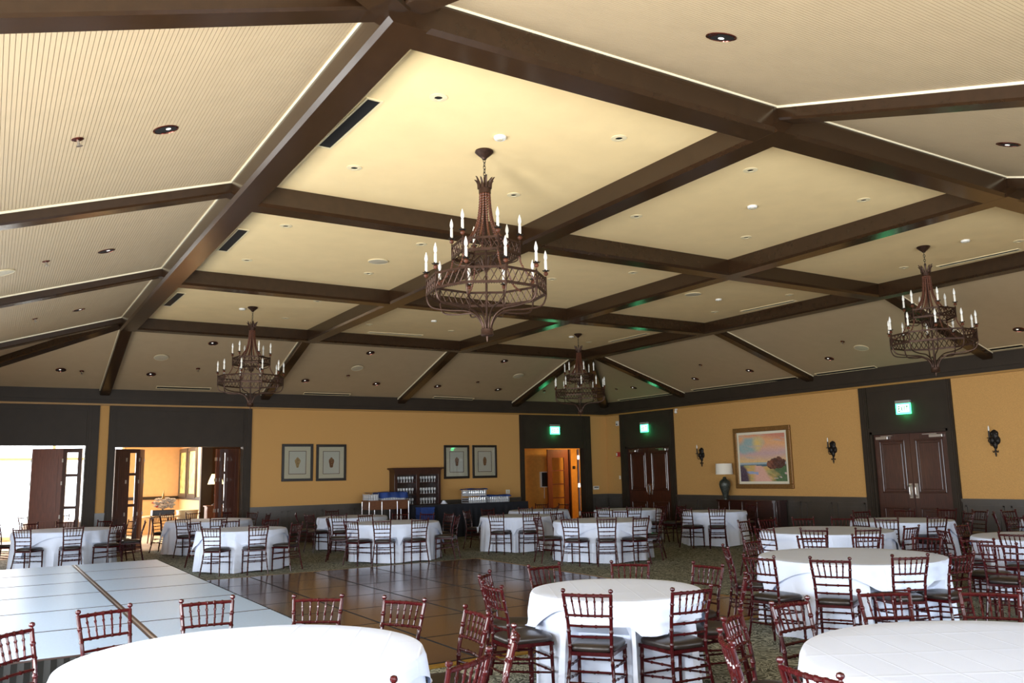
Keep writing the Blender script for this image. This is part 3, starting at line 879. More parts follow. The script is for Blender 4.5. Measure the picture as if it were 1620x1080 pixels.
# slot vents: label, which ceiling, two ends, width
VENTS = [
('black slot diffuser beside the left beam, near bay', 'f', (2.83, 8.24), (2.86, 6.94), 0.13),
('black slot diffuser beside the left beam, middle bay', 'f', (2.86, 12.96), (2.86, 11.7), 0.13),
('black slot diffuser beside the left beam, back bay', 'f', (2.86, 17.69), (2.89, 16.35), 0.13),
('slot diffuser along the back beam, middle bay', 'f', (7.7, 18.97), (9.07, 18.86), 0.1),
('slot diffuser along the right beam, back bay', 'f', (14.17, 17.69), (14.19, 16.21), 0.1),
('slot diffuser along the right beam, middle bay', 'f', (14.16, 12.94), (14.26, 11.59), 0.1),
('slot diffuser along the right beam, near bay', 'f', (14.18, 8.33), (14.26, 7.0), 0.1),
('slot diffuser low on the back slope, leftmost', 'b', (3.58, 23.09), (4.9, 23.09), 0.1),
('slot diffuser low on the back slope, middle', 'b', (7.48, 23.18), (8.82, 23.17), 0.1),
('slot diffuser low on the back slope, right of centre', 'b', (11.54, 23.15), (12.94, 23.2), 0.1),
('slot diffuser low on the right slope, in the far corner', 'r', (18.25, 22.43), (18.26, 19.79), 0.1),
('slot diffuser low on the right slope, second from the corner', 'r', (18.23, 18.85), (18.3, 14.99), 0.1),
('slot diffuser low on the right slope, left of the chandelier', 'r', (18.27, 14.32), (18.28, 12.6), 0.1),
('slot diffuser low on the right slope at the right edge', 'r', (18.19, 9.76), (18.19, 9.07), 0.1)]

# ---------------------------------------------------------------- doors
def right_door(num, y0, y1, ztop):
    d = bpy.data.objects.new('door_%d' % num, None); COL.objects.link(d); struct(d)
    B('door_frame', M['trimdark'], d, (XR - 0.02, XR + 0.12, y0 - 0.001, y0 + 0.06, 0, ztop), (XR - 0.02, XR + 0.12, y1 - 0.06, y1 + 0.001, 0, ztop), (XR - 0.02, XR + 0.12, y0, y1, ztop - 0.06, ztop))
    B('closed_back', M['black'], d, (XR + 0.12, XR + 0.2, y0, y1, 0, ztop))
    a, b = y0 + 0.07, y1 - 0.07
    mid = (a + b) / 2
    for s, (p, q) in enumerate(((a, mid - 0.004), (mid + 0.004, b))):
        lf = B('door_leaf', M['door'], d, (XR + 0.04, XR + 0.09, p, q, 0.01, ztop - 0.07))
        for z0, z1 in ((0.18, 0.78), (1.12, ztop - 0.22)):
            pa, pb = p + 0.13, q - 0.13
            B('door_panel', M['door'], lf, (XR + 0.015, XR + 0.04, pa, pb, z0, z0 + .04), (XR + 0.015, XR + 0.04, pa, pb, z1 - .04, z1), (XR + 0.015, XR + 0.04, pa, pa + .04, z0, z1), (XR + 0.015, XR + 0.04, pb - .04, pb, z0, z1), (XR + 0.022, XR + 0.04, pa + .08, pb - .08, z0 + .08, z1 - .08), bevel=0.012)
        hy = mid + (-0.075 if s == 0 else 0.075)
        B('push_plate', M['chrome'], lf, (XR + 0.028, XR + 0.04, hy - 0.04, hy + 0.04, 1.0, 1.34))
        mb = MB(); mb.tube(curve([(XR + 0.03, hy, 1.05), (XR - 0.02, hy, 1.06), (XR - 0.025, hy, 1.17), (XR - 0.02, hy, 1.28), (XR + 0.03, hy, 1.29)], 4), 0.011, 8)
        mb.build('pull_handle', M['chrome'], lf, True)
        cy = (p + q) / 2 + (0.22 if s else -0.22)
        cl = B('door_closer', M['chrome'], lf, (XR - 0.035, XR + 0.04, cy - 0.16, cy + 0.16, ztop - 0.19, ztop - 0.12), bevel=0.008)
        B('closer_arm', M['chrome'], cl, (XR - 0.03, XR + 0.01, cy - 0.02, cy + 0.30 * (1 if s == 0 else -1) + 0.02, ztop - 0.115, ztop - 0.10)) if s == 0 else B('closer_arm', M['chrome'], cl, (XR - 0.03, XR + 0.01, cy - 0.28, cy + 0.02, ztop - 0.115, ztop - 0.10))
    return d
right_door(1, 20.24, 22.47, 2.58)
right_door(2, 11.02, 13.03, 2.58)

def folding_leaf(parent, p, q, z1, glazed=True, m='door'):
    # one leaf of a bi-fold door between plan points p and q
    p, q = Vector((*p, 0)), Vector((*q, 0))
    L = (q - p).length
    ang = math.atan2(q.y - p.y, q.x - p.x)
    o = bpy.data.objects.new('folding_leaf', None); COL.objects.link(o); o.parent = parent
    o.location = p; o.rotation_euler = (0, 0, ang)
    t = 0.022
    if glazed:
        rails = [0.02, 0.62, 1.24, 1.86, z1]
        B('leaf_frame', M[m], o, (0, 0.09, -t, t, 0.02, z1), (L - 0.09, L, -t, t, 0.02, z1), (0.09, L - 0.09, -t, t, 0.02, 0.30), (0.09, L - 0.09, -t, t, 1.13, 1.20), (0.09, L - 0.09, -t, t, 1.92, 1.99), (0.09, L - 0.09, -t, t, z1 - 0.10, z1))
        for a, b in ((0.30, 1.13), (1.20, 1.92), (1.99, z1 - 0.10)):
            B('glass_pane', M['glass'], o, (0.09, L - 0.09, -0.004, 0.004, a, b))
    else:
        B('leaf_frame', M[m], o, (0, L, -t, t, 0.02, z1))
        for a, b in ((0.2, 0.85), (1.05, z1 - 0.2)):
            B('leaf_panel', M[m], o, (0.1, L - 0.1, -t - 0.012, t + 0.012, a, b))
    for z in (0.9, 1.72, 2.28):
        B('hinge', M['chrome'], o, (L - 0.015, L + 0.015, -t - 0.014, t + 0.014, z, z + 0.09))
    return o
def folding_set(num, pts, kinds, z1):
    d = bpy.data.objects.new('door_%d' % num, None); COL.objects.link(d); struct(d)
    for i, (p, q) in enumerate(zip(pts, pts[1:])):
        folding_leaf(d, p, q, z1, kinds[i], 'dooredge' if i == len(kinds) - 1 else 'door')
    return d
folding_set(3, [(2.01, YB + .25), (1.60, YB + .42), (0.93, YB + .62)], (True, False), 2.62)
folding_set(4, [(2.76, YB + .24), (3.04, YB + .34), (3.36, YB + .44), (3.52, YB + .80)], (False, True, False), 2.6)
folding_set(5, [(5.87, YB + .24), (5.64, YB + .52), (5.40, YB + .50), (5.30, YB + .42)], (False, True, False), 2.6)
# exit to the corridor: the leaf standing open, seen on edge, and the glazed leaf at the back
d = bpy.data.objects.new('door_6', None); COL.objects.link(d); struct(d)
d.location = (17.36, YB + 0.20, 0); d.rotation_euler = (0, 0, -0.60)
B('door_leaf', M['dooredge'], d, (-.025, .025, 0, .95, 0.01, 2.55))
for z in (0.3, 1.25, 2.2):
    B('hinge', M['chrome'], d, (-.04, .04, -.03, .0, z, z + 0.14))
d = bpy.data.objects.new('door_7', None); COL.objects.link(d); struct(d)
x0, x1, yy = 17.70, 18.64, cy1 - 0.5
B('leaf_frame', M['dooredge'], d, (x0, x0 + .2, yy, yy + .05, 0, 2.62), (x1 - .2, x1, yy, yy + .05, 0, 2.62), (x0 + .2, x1 - .2, yy, yy + .05, 0, .35), (x0 + .2, x1 - .2, yy, yy + .05, 2.32, 2.62), *[(x0 + .2, x1 - .2, yy, yy + .05, z, z + .04) for z in (.82, 1.32, 1.82)])
for z in (.35, .86, 1.36, 1.86):
    B('glass_pane', M['glass'], d, (x0 + .2, x1 - .2, yy + .02, yy + .028, z, z + .46))
B('closed_jamb', M['door'], d, (x1 + .02, x1 + .08, yy - .06, yy + .1, 0, 2.62))

# ---------------------------------------------------------------- dance floor and stage
dance = thing('dance_floor', 'dark brown parquet dance floor of square panels with thin dark seams', 'dance floor', (0, 0, 0))
DX = [2.10, 3.00, 4.15, 5.32, 6.47, 7.65, 8.85]
DY = [7.42 + 1.2 * i for i in range(8)]
pan = {}
for i in range(6):
    for j in range(7):
        w = round(DX[i + 1] - DX[i], 3)
        if w not in pan:
            mb = MB(); mb.cur = 1; mb.box(0, w - 0.034, 0, 1.166, 0, 0.022); mb.mi[1] = 0
            pan[w] = mb.build('floor_panel', (M['parquet'], M['black']), dance, loc=(DX[i] + .017, DY[j] + .017, 0.002))
        else:
            c = pan[w].copy(); COL.objects.link(c); c.location = (DX[i] + .017, DY[j] + .017, 0.002)
B('seam_bed', M['black'], dance, (DX[0], DX[-1], DY[0], DY[-1], 0.001, 0.012))
def ramp(x0, x1, y0, y1):
    B('edge_ramp', M['brass'], dance, (x0, x1, y0, y1, 0.001, 0.018))
ramp(DX[0], DX[-1], DY[0] - 0.10, DY[0]); ramp(DX[0], DX[-1], DY[-1], DY[-1] + 0.10); ramp(DX[-1], DX[-1] + 0.1, DY[0] - .1, DY[-1] + .1)

stage = thing('stage', 'low raised stage of pale blue-grey square decks with black skirt', 'stage', (0, 0, 0))
SXs = [-1.25, 0.03, 1.35, 2.66]
SYs = [7.86 + 1.41 * i for i in range(7)]
first = None
for i in range(3):
    for j in range(6):
        x0, x1, y0, y1 = SXs[i], SXs[i + 1], SYs[j], SYs[j + 1]
        g = 0.04 if i < 2 else 0.01
        mb = MB(); mb.cur = 1
        mb.box(x0 + (0.035 if i else 0.01), x1 - g, y0 + .022, y1 - .022, 0.30, 0.40)
        mb.mi[1] = 0
        mb.build('stage_deck', (M['stage'], M['stagetrim']), stage)
for x in SXs[1:3]:
    for dx in (-0.022, 0.022):
        B('edge_strip', M['stagetrim'], stage, (x + dx - .013, x + dx + .013, SYs[0], SYs[-1], 0.31, 0.398))
    B('seam_strip', M['alu'], stage, (x - .008, x + .008, SYs[0], SYs[-1], 0.31, 0.401))
B('deck_bed', M['stagetrim'], stage, (SXs[0] + .02, SXs[-1] - .02, SYs[0] + .02, SYs[-1] - .02, 0.29, 0.372))
mb = MB()
def pleat(p0, p1, nrm):
    p0, p1, nrm = Vector(p0), Vector(p1), Vector(nrm)
    n = int((p1 - p0).length / 0.045)
    vs = []
    for k in range(n + 1):
        p = p0.lerp(p1, k / n) + nrm * (0.012 if k % 2 else -0.006)
        p = p + nrm * .02
        vs += [(p.x, p.y, 0.008), (p.x, p.y, 0.392)]
    mb.add(vs, [(2 * k, 2 * k + 2, 2 * k + 3, 2 * k + 1) for k in range(n)])
e = 0.0
pleat((SXs[0], SYs[0] + e, 0), (SXs[-1] - e, SYs[0] + e, 0), (0, -1, 0)); pleat((SXs[-1] - e, SYs[0] + e, 0), (SXs[-1] - e, SYs[-1] - e, 0), (1, 0, 0))
pleat((SXs[-1] - e, SYs[-1] - e, 0), (SXs[0], SYs[-1] - e, 0), (0, 1, 0))
mb.build('stage_skirt', M['skirt'], stage)

# ---------------------------------------------------------------- tables and cloths
def fold_amp(rng):
    ks = [(k, rng.uniform(0.35, 1.0), rng.uniform(0, 6.28)) for k in (7, 11, 15, 19, 23)]
    tot = sum(a for _, a, _ in ks)
    return lambda th: sum(a * math.cos(k * th + p) for k, a, p in ks) / tot * 1.7
def tuck(x, y, z, near, over=False, g=.245):
    # the cloth falls behind the front edge of a seat pushed up to the table
    if z < 0.57:
        for cx, cy, dx, dy in near:
            px, py = x - cx, y - cy
            lx, ly = px * dy - py * dx, px * dx + py * dy
            if over:
                if abs(lx) < .24 and -.22 < ly < .24:
                    z = max(z, .528 + .004 * math.sin(30 * x))
            elif abs(lx) < .26 and -.3 < ly < g:
                k = (g - ly) * (1 if abs(lx) < .215 else (.26 - abs(lx)) / .045) * min(1, (.57 - z) / .03)
                x, y = x + dx * k, y + dy * k
    return x, y, z
def under_cloth(R, fn, near):
    N = 132
    rings = [(0.0, 0.772), (R * .5, 0.772), (R * .9, 0.772), (R - 0.012, 0.772), (R + .004, 0.766), (R + 0.010, 0.752)]
    vs, fs = [(0, 0, 0.772)], []
    for r, z in rings[1:]:
        for k in range(N):
            a = 2 * PI * k / N
            vs.append((r * math.cos(a), r * math.sin(a), z))
    for s in range(1, 10):
        t = s / 9
        for k in range(N):
            a = 2 * PI * k / N
            r = R + 0.010 + 0.035 * t ** 1.2 + fn(a) * 0.050 * t ** 0.7
            z = 0.752 - 0.735 * t + (0.012 * math.cos(5 * a + 1) * t)
            vs.append(tuck(r * math.cos(a), r * math.sin(a), max(z, 0.004), near))
    nr = len(rings) - 1 + 9
    fs += [(0, 1 + k, 1 + (k + 1) % N) for k in range(N)]
    for i in range(nr - 1):
        for k in range(N):
            a, b = 1 + i * N + k, 1 + i * N + (k + 1) % N
            fs.append((a, a + N, b + N, b))
    return vs, fs
def top_cloth(R, fn, rot, S, near):
    N = 132
    vs, fs = [(0, 0, 0.7795)], []
    rings = [R * .3, R * .6, R * .85, R - 0.005]
    for r in rings:
        for k in range(N):
            a = 2 * PI * k / N
            z = 0.7795 + 0.0015 * math.sin(9 * r * math.cos(a - rot)) * math.sin(7 * r * math.sin(a - rot))
            vs.append((r * math.cos(a), r * math.sin(a), z))
    for s in range(0, 9):
        t = s / 8
        for k in range(N):
            a = 2 * PI * k / N
            q = (a - rot) % (PI / 2) - PI / 4
            L = S / math.cos(q - 0) if False else S / max(abs(math.cos(a - rot)), abs(math.sin(a - rot)))
            drop = max(L - R, 0.03)
            d = drop * t
            tt = d / 0.735
            ce = math.exp(-(q / 0.16) ** 2)           # the corner hangs in a fold
            r = R + 0.027 + 0.035 * tt ** 1.2 + max(fn(a), -0.8) * 0.050 * tt ** 0.7 + 0.012 * t + 0.05 * ce * t
            if s == 0:
                r = R + 0.014
            vs.append(tuck(r * math.cos(a), r * math.sin(a), 0.775 - 0.012 * (s > 0) - d, near, True))
    nr = len(rings) + 9
    fs += [(0, 1 + k, 1 + (k + 1) % N) for k in range(N)]
    for i in range(nr - 1):
        for k in range(N):
            a, b = 1 + i * N + k, 1 + i * N + (k + 1) % N
            fs.append((a, a + N, b + N, b))
    return vs, fs
def round_table(i, x, y, R, rot, where):
    rng = random.Random(100 + i)
    t = thing('round_table', 'round folding table hidden under the white cloths ' + where, 'table', (x, y, 0), rot, 'round banquet tables')
    MB().lathe_z([(0, .735), (R - .03, .735), (R - .02, .74), (R - .02, .758), (R - .03, .764), (0, .764)], 40).build('tabletop', M['brownwood'], t)
    for sx in (-1, 1):
        for sy in (-1, 1):
            MB().tube([(sx * R * .25, sy * R * .25, .735), (sx * R * .28, sy * R * .28, 0)], .014, 6).build('leg', M['chrome'], t)
    fn = fold_amp(rng)
    near = [(cx - x, cy - y, -math.sin(a), math.cos(a)) for cx, cy, a, _ in CHAIRS if math.hypot(cx - x, cy - y) < R + .6]
    vs, fs = under_cloth(R, fn, near)
    o = MB().add(vs, fs).build('tablecloth', M['linen'], None, True, (x, y, 0))
    tag(o, 'white floor-length cloth on the table ' + where, 'tablecloth', 'floor-length white cloths')
    vs, fs = top_cloth(R, fn, rot, R * 1.07, near)
    o = MB().add(vs, fs).build('overlay_cloth', M['linen2'], None, True, (x, y, 0))
    tag(o, 'white square top cloth on the table ' + where, 'overlay cloth', 'square white top cloths')
for i, row in enumerate(TABLES):
    round_table(i, *row)

# ---------------------------------------------------------------- chairs
def node_tube(mb, pts, r0, r1, nodes, n=8, steps=5, finial=False):
    P = curve(pts, steps)
    # insert bamboo rings
    L = [0]
    for a, b in zip(P, P[1:]):
        L.append(L[-1] + (b - a).length)
    tot = L[-1]
    def at(s):
        for i in range(len(L) - 1):
            if L[i + 1] >= s or i == len(L) - 2:
                t = (s - L[i]) / max(L[i + 1] - L[i], 1e-9)
                return P[i].lerp(P[i + 1], t)
    st = [(k / (len(P) - 1) * tot, 0) for k in range(len(P))]
    for q in nodes:
        s = q * tot
        st += [(s - .010, 0), (s - .005, .0035), (s + .005, .0035), (s + .010, 0)]
    st = sorted(x for x in st if 0 <= x[0] <= tot)
    path, rad = [], []
    for s, bmp in st:
        path.append(at(s)); rad.append(lerp(r0, r1, s / tot) + bmp)
    if finial:
        e = path[-1]
        for dz, r in ((.004, .009), (.010, .009), (.016, .0165), (.026, .019), (.036, .015), (.041, .004)):
            path.append(e + Vector((0, 0, dz))); rad.append(r)
    mb.tube(path, rad, n)
def post_y(z):
    k = [(0, -.250), (.25, -.198), (.45, -.172), (.65, -.188), (.88, -.246)]
    for (a, ya), (b, yb_) in zip(k, k[1:]):
        if z <= b:
            return lerp(ya, yb_, (z - a) / (b - a))
    return k[-1][1]
def post_x(z):
    k = [(0, .192), (.25, .172), (.45, .157), (.65, .163), (.88, .181)]
    for (a, ya), (b, yb_) in zip(k, k[1:]):
        if z <= b:
            return lerp(ya, yb_, (z - a) / (b - a))
    return k[-1][1]
def make_chair():
    t = thing('chiavari_chair', 'x', 'chair', (0, 0, 0), 0, 'mahogany banquet chairs')
    for s in (-1, 1):
        mb = MB()
        node_tube(mb, [(s * post_x(z), post_y(z), z) for z in (0, .12, .25, .35, .45, .55, .65, .77, .875)], .0135, .0135, (.16, .30, .42, .56, .68, .80, .90), 8, 3, True)
        mb.build('rear_leg', M['chair'], t, True)
    for s in (-1, 1):
        mb = MB()
        node_tube(mb, [(s * .183, .190, 0), (s * .183, .185, .22), (s * .180, .178, .445)], .0125, .0165, (.2, .5, .8), 8, 4)
        mb.build('front_leg', M['chair'], t, True)
    def bar(name, a, b, r, nodes, sag=0.0, n=7):
        a, b = Vector(a), Vector(b)
        m = (a + b) / 2 + Vector((0, sag, 0))
        mb = MB(); node_tube(mb, [a, m, b], r, r, nodes, n, 4)
        mb.build(name, M['chair'], t, True)
    def rail(name, z, r, nodes, sag):
        bar(name, (-post_x(z), post_y(z), z), (post_x(z), post_y(z), z), r, nodes, sag)
    rail('top_rail', .868, .0125, (.2, .35, .5, .65, .8), -.022)
    for z in (.718, .640, .562):
        rail('back_rail', z, .0095, (.2, .35, .5, .65, .8) if z > .7 else (.33, .66), -.016)
    for k in range(-2, 3):
        za, zb = .718, .868
        xa, xb = k * .052, k * .060
        sa = -.016 * (1 - (xa / .17) ** 2); sb = -.022 * (1 - (xb / .18) ** 2)
        bar('spindle', (xa, post_y(za) + sa, za), (xb, post_y(zb) + sb, zb), .0066, (.35, .7), 0, 6)
    for z in (.315, .235):
        rail('stretcher', z, .0085, (.33, .66), 0)
    for s in (-1, 1):
        for zr, zf in ((.345, .325), (.262, .215)):
            bar('stretcher', (s * post_x(zr), post_y(zr), zr), (s * .183, .187, zf), .0085, (.33, .66))
    for z in (.325, .225):
        bar('stretcher', (-.183, .187, z), (.183, .187, z), .0085, (.33, .66))
    mb = MB(); mb.prism([(-.165, -.185), (.165, -.185), (.200, .195), (-.200, .195)], .425, .452)
    mb.build('seat_frame', M['chair'], t)
    # cushion
    base = []
    N = 32
    for k in range(N):
        a = 2 * PI * k / N
        c, s_ = math.cos(a), math.sin(a)
        p = 0.42
        u = math.copysign(abs(c) ** p, c); v = math.copysign(abs(s_) ** p, s_)
        y = .012 + v * .200
        w = lerp(.168, .208, (v + 1) / 2)
        base.append((u * w, y))
    vs, fs = [], []
    for sc, z in ((.96, .452), (1.01, .462), (1.02, .476), (1.0, .490), (.93, .502), (.75, .511), (.45, .515), (.0, .516)):
        for x, y in base:
            vs.append((x * sc, .012 + (y - .012) * sc, z))
    for i in range(7):
        for k in range(N):
            a, b = i * N + k, i * N + (k + 1) % N
            fs.append((a, b, b + N, a + N))
    fs.append(tuple(range(N - 1, -1, -1)))
    MB().add(vs, fs).build('seat_cushion', M['leather'], t, True)
    return t
proto = make_chair()
for i, (x, y, a, lab) in enumerate(CHAIRS):
    c = proto if i == 0 else copy_tree(proto)
    c.location = (x, y, 0.0242 if (DX[0] < x < DX[-1] and DY[0] < y < DY[-1]) else 0.0)
    c.rotation_euler = (0, 0, a)
    c['label'] = lab

# ---------------------------------------------------------------- chandeliers
def lattice_band(name, n, R, z0, z1, rot, per, parent, r2=None):
    mb = MB()
    V = [(R * math.cos(rot + 2 * PI * k / n), R * math.sin(rot + 2 * PI * k / n)) for k in range(n)]
    for k in range(n):
        a, b = Vector((*V[k], 0)), Vector((*V[(k + 1) % n], 0))
        nrm = ((a + b) / 2).normalized()
        for z, h in ((z0, .026), (z1 - .024, .024)):
            mb.slab([a + Vector((0, 0, z)), b + Vector((0, 0, z)), b + Vector((0, 0, z + h)), a + Vector((0, 0, z + h))], nrm * .014)
        # little teeth under the lower rail
        for j in range(per * 3):
            t = (j + .5) / (per * 3)
            p = a.lerp(b, t) + nrm * .007
            mb.add([p + Vector((0, 0, z0)) + (b - a).normalized() * -.006, p + Vector((0, 0, z0)) + (b - a).normalized() * .006, p + Vector((0, 0, z0 - .012))], [(0, 1, 2)])
        for j in range(per):
            p, q = a.lerp(b, j / per) + nrm * .006, a.lerp(b, (j + 1) / per) + nrm * .006
            for u, w in ((p, q), (q, p)):
                mb.tube([u + Vector((0, 0, z0 + .018)), w + Vector((0, 0, z1 - .018))], .0055, 4, False)
        mb.tube([a + nrm * .004 + Vector((0, 0, z0 - .02)), a + nrm * .004 + Vector((0, 0, z1 + .02))], .010, 6)
    return mb.build(name, M['iron'], parent)
def candle(parent, x, y, z):
    c = MB().lathe_z([(.014, 0), (.015, .004), (.015, .105), (.012, .11)], 10, (x, y, z)).build('candle', M['candle'], parent, True)
    MB().lathe_z([(.008, .108), (.017, .130), (.020, .150), (.016, .178), (.008, .205), (.002, .222)], 10, (x, y, z)).build('bulb', M['bulb'], c, True)
    mb = MB()
    for k in range(8):
        a = 2 * PI * k / 8
        p = Vector((x + .045 * math.cos(a), y + .045 * math.sin(a), z + .002 + .010 * (k % 2)))
        for da in (-.4, .4):
            pass
        q0 = Vector((x + .016 * math.cos(a - .4), y + .016 * math.sin(a - .4), z - .008)); q1 = Vector((x + .016 * math.cos(a + .4), y + .016 * math.sin(a + .4), z - .008))
        q2 = Vector((x + .036 * math.cos(a + .33), y + .036 * math.sin(a + .33), z - .004)); q3 = Vector((x + .036 * math.cos(a - .33), y + .036 * math.sin(a - .33), z - .004))
        mb.slab([q0, q1, q2, q3], (0, 0, .003)); mb.add([q3, q2, p], [(0, 1, 2)])
    mb.lathe_z([(.001, -.010), (.022, -.008), (.022, -.003), (.001, -.001)], 10, (x, y, z))
    mb.build('drip_pan', M['darkiron'], c)
    MB().lathe_z([(.004, -.058), (.018, -.050), (.026, -.034), (.018, -.016), (.008, -.010)], 10, (x, y, z)).build('candle_knob', M['bead'], c, True)
    return c
def bead_strand(parent, pts, r, n):
    P = curve(pts, 8)
    path, rad = [], []
    for k in range(n * 4 + 1):
        s = k / (n * 4) * (len(P) - 1)
        i = min(int(s), len(P) - 2)
        path.append(P[i].lerp(P[i + 1], s - i))
        rad.append(r * (0.45, 0.9, 1.0, 0.9)[k % 4])
    return MB().tube(path, rad, 6).build('bead_strand', M['bead'], parent, True)
def make_chandelier():
    t = thing('chandelier', 'x', 'chandelier', (0, 0, ZC), 0, 'two-tier iron candle chandeliers')
    MB().lathe_z([(.001, 0), (.098, 0), (.102, -.016), (.085, -.034), (.050, -.066), (.030, -.082), (.022, -.098), (.001, -.100)], 24).build('canopy', M['iron'], t, True)
    mb = MB()
    z = -.095
    for k in range(6):
        a = (k % 2) * PI / 2
        ring = [(.013 * math.cos(u) * math.cos(a), .013 * math.cos(u) * math.sin(a), z - .022 + .024 * math.sin(u)) for u in [2 * PI * j / 10 for j in range(11)]]
        mb.tube(ring, .0042, 5, False); z -= .037
    mb.build('chain', M['darkiron'], t, True)
    mb = MB()
    mb.lathe_z([(.058, -.49), (.066, -.485), (.066, -.43), (.058, -.425), (.052, -.43), (.052, -.485)], 16)
    for k in range(10):
        a = 2 * PI * k / 10
        pts = [(.060 * math.cos(a), .060 * math.sin(a), -.43), (.070 * math.cos(a), .070 * math.sin(a), -.37), (.095 * math.cos(a), .095 * math.sin(a), -.335 + .02 * (k % 2)), (.112 * math.cos(a), .112 * math.sin(a), -.325 + .02 * (k % 2))]
        P = curve(pts, 4)
        mb.tube(P, [lerp(.020, .003, i / (len(P) - 1)) for i in range(len(P))], 5)
    mb.tube([(0, 0, -.30), (0, 0, -.48)], .012, 8)
    mb.build('crown', M['iron'], t, True)
    for k in range(12):
        a = 2 * PI * k / 12 + .2
        f = lambda r, z: (r * math.cos(a), r * math.sin(a), z)
        bead_strand(t, [f(.052, -.485), f(.066, -.68), f(.105, -.86), f(.215, -1.05)], .0135, 20)
    MB().tube([(0, 0, -.48), (0, 0, -1.99)], .013, 8).build('center_rod', M['iron'], t, True)
    U0, U1, L0, L1 = -1.20, -1.05, -1.61, -1.435
    lattice_band('upper_band', 6, .365, U0, U1, .35, 5, t)
    lattice_band('lower_band', 10, .630, L0, L1, .10, 5, t)
    for k in range(6):
        a = .35 + 2 * PI * k / 6
        c, s = math.cos(a), math.sin(a)
        candle(t, .372 * c, .372 * s, U1 + .085)
        bead_strand(t, [(.36 * c, .36 * s, U0), (.385 * c, .385 * s, -1.30), (.47 * c, .47 * s, -1.42), (.60 * c, .60 * s, -1.47)], .012, 12)
        MB().tube(curve([(.345 * c, .345 * s, U0 + .01), (.33 * c, .33 * s, -1.25), (.20 * c, .20 * s, -1.27), (.10 * c, .10 * s, -1.20), (.03 * c, .03 * s, -1.33)], 5), .0075, 6).build('scroll_arm', M['iron'], t, True)
    for k in range(10):
        a = .10 + 2 * PI * k / 10
        c, s = math.cos(a), math.sin(a)
        candle(t, .637 * c, .637 * s, L1 + .085)
        P = [(.63 * c, .63 * s, L0 + .02), (.625 * c, .625 * s, -1.66), (.57 * c, .57 * s, -1.735), (.40 * c, .40 * s, -1.765), (.22 * c, .22 * s, -1.775), (.11 * c, .11 * s, -1.83), (.055 * c, .055 * s, -1.92), (.045 * c, .045 * s, -1.98)]
        MB().tube(curve(P, 5), .0095, 7).build('scroll_arm', M['iron'], t, True)
    MB().lathe_z([(.050, -1.965), (.066, -1.975), (.066, -2.02), (.072, -2.03), (.060, -2.045), (.012, -2.05), (.008, -2.09), (.002, -2.11)], 20).build('hub_finial', M['iron'], t, True)
    return t
ch = make_chandelier()
for i, (x, y, rz, lab) in enumerate(((4.39, 7.54, 0.0, 'nearest large two-tier iron chandelier over the dance floor, red-brown bead strands'),
                                     (4.42, 17.12, 0.3, 'two-tier iron chandelier at the back left, before the folding doors'),
                                     (12.60, 17.04, 0.9, 'farthest two-tier iron chandelier, in the back corner before the exit signs'),
                                     (12.64, 7.66, 0.55, 'dark two-tier iron chandelier on the right, before the big double doors'))):
    c = ch if i == 0 else copy_tree(ch)
    c.location = (x, y, ZC); c.rotation_euler = (0, 0, rz); c['label'] = lab

# ---------------------------------------------------------------- fixtures in the ceiling
def tilt_to(o, dx, dy):
    # set a fixture into a slope that falls by dx, dy per metre
    n = Vector((-dx, -dy, 1)).normalized()
    o.rotation_euler = n.to_track_quat('Z', 'Y').to_euler()
SLOPES = {'f': (0, 0), 'l': (SL, 0), 'r': (-SL, 0), 'b': (0, -SL), 'n': (0, SL)}
def zof(k, x, y):
    return {'f': lambda: ZC, 'l': lambda: zs_left(x), 'r': lambda: zs_right(x), 'b': lambda: zs_back(y), 'n': lambda: zs_front(y)}[k]()
def put(name, label, cat, group, k, x, y):
    t = thing(name, label, cat, (x, y, zof(k, x, y)), 0, group)
    tilt_to(t, *SLOPES[k])
    return t
WHERE = {'f': 'in the flat ceiling', 'l': 'in the left sloping ceiling', 'r': 'in the right sloping ceiling', 'b': 'in the back sloping ceiling', 'n': 'in the near sloping ceiling at the top right'}
LP, GPm = {}, {}
def shared(name, builder, t):
    # build the parts once, then copy them under the next thing of the same kind
    if name not in LP:
        builder(t); LP[name] = list(t.children)
    else:
        for ch_ in LP[name]:
            copy_tree(ch_, t)
def pin_light(t):
    MB().lathe_z([(.085, .0), (.085, -.006), (.040, -.010), (.036, .004), (.036, .03), (.085, .03)], 24).build('trim_ring', M['creamdisc'], t, True)
    MB().lathe_z([(.001, -.004), (.036, -.0045), (.036, .002), (.001, .002)], 20).build('dark_aperture', M['black'], t)
def can_light(t):
    MB().lathe_z([(.112, .0), (.112, -.005), (.098, -.009), (.094, .0)], 28).build('trim_ring', M['redcone'], t, True)
    MB().lathe_z([(.001, -.003), (.096, -.004), (.096, .002), (.001, .002)], 24).build('dark_aperture', M['black'], t)
    MB().lathe_z([(.001, -.006), (.022, -.0065), (.022, -.003), (.001, -.002)], 14, (.02, .02, 0)).build('lamp_face', M['lampwhite'], t)
    MB().tube(curve([(-.07, -.03, -.006), (-.075, .02, -.006), (-.04, .07, -.006)], 4), .006, 5).build('reflector_glint', M['redcone'], t, True)
def sprinkler(t):
    MB().lathe_z([(.001, .0), (.050, .0), (.050, -.006), (.030, -.014), (.001, -.014)], 18).build('escutcheon', M['redcone'], t, True)
    MB().lathe_z([(.012, -.012), (.012, -.045), (.006, -.05), (.028, -.060), (.028, -.064), (.001, -.066)], 12).build('deflector', M['chrome'], t, True)
def speaker(t):
    MB().lathe_z([(.165, .0), (.165, -.010), (.150, -.014), (.001, -.012)], 32).build('grille', M['greydisc'], t, True)
    MB().lathe_z([(.166, .0), (.166, -.012), (.158, -.016), (.152, -.010)], 32).build('rim', M['creamdisc'], t, True)
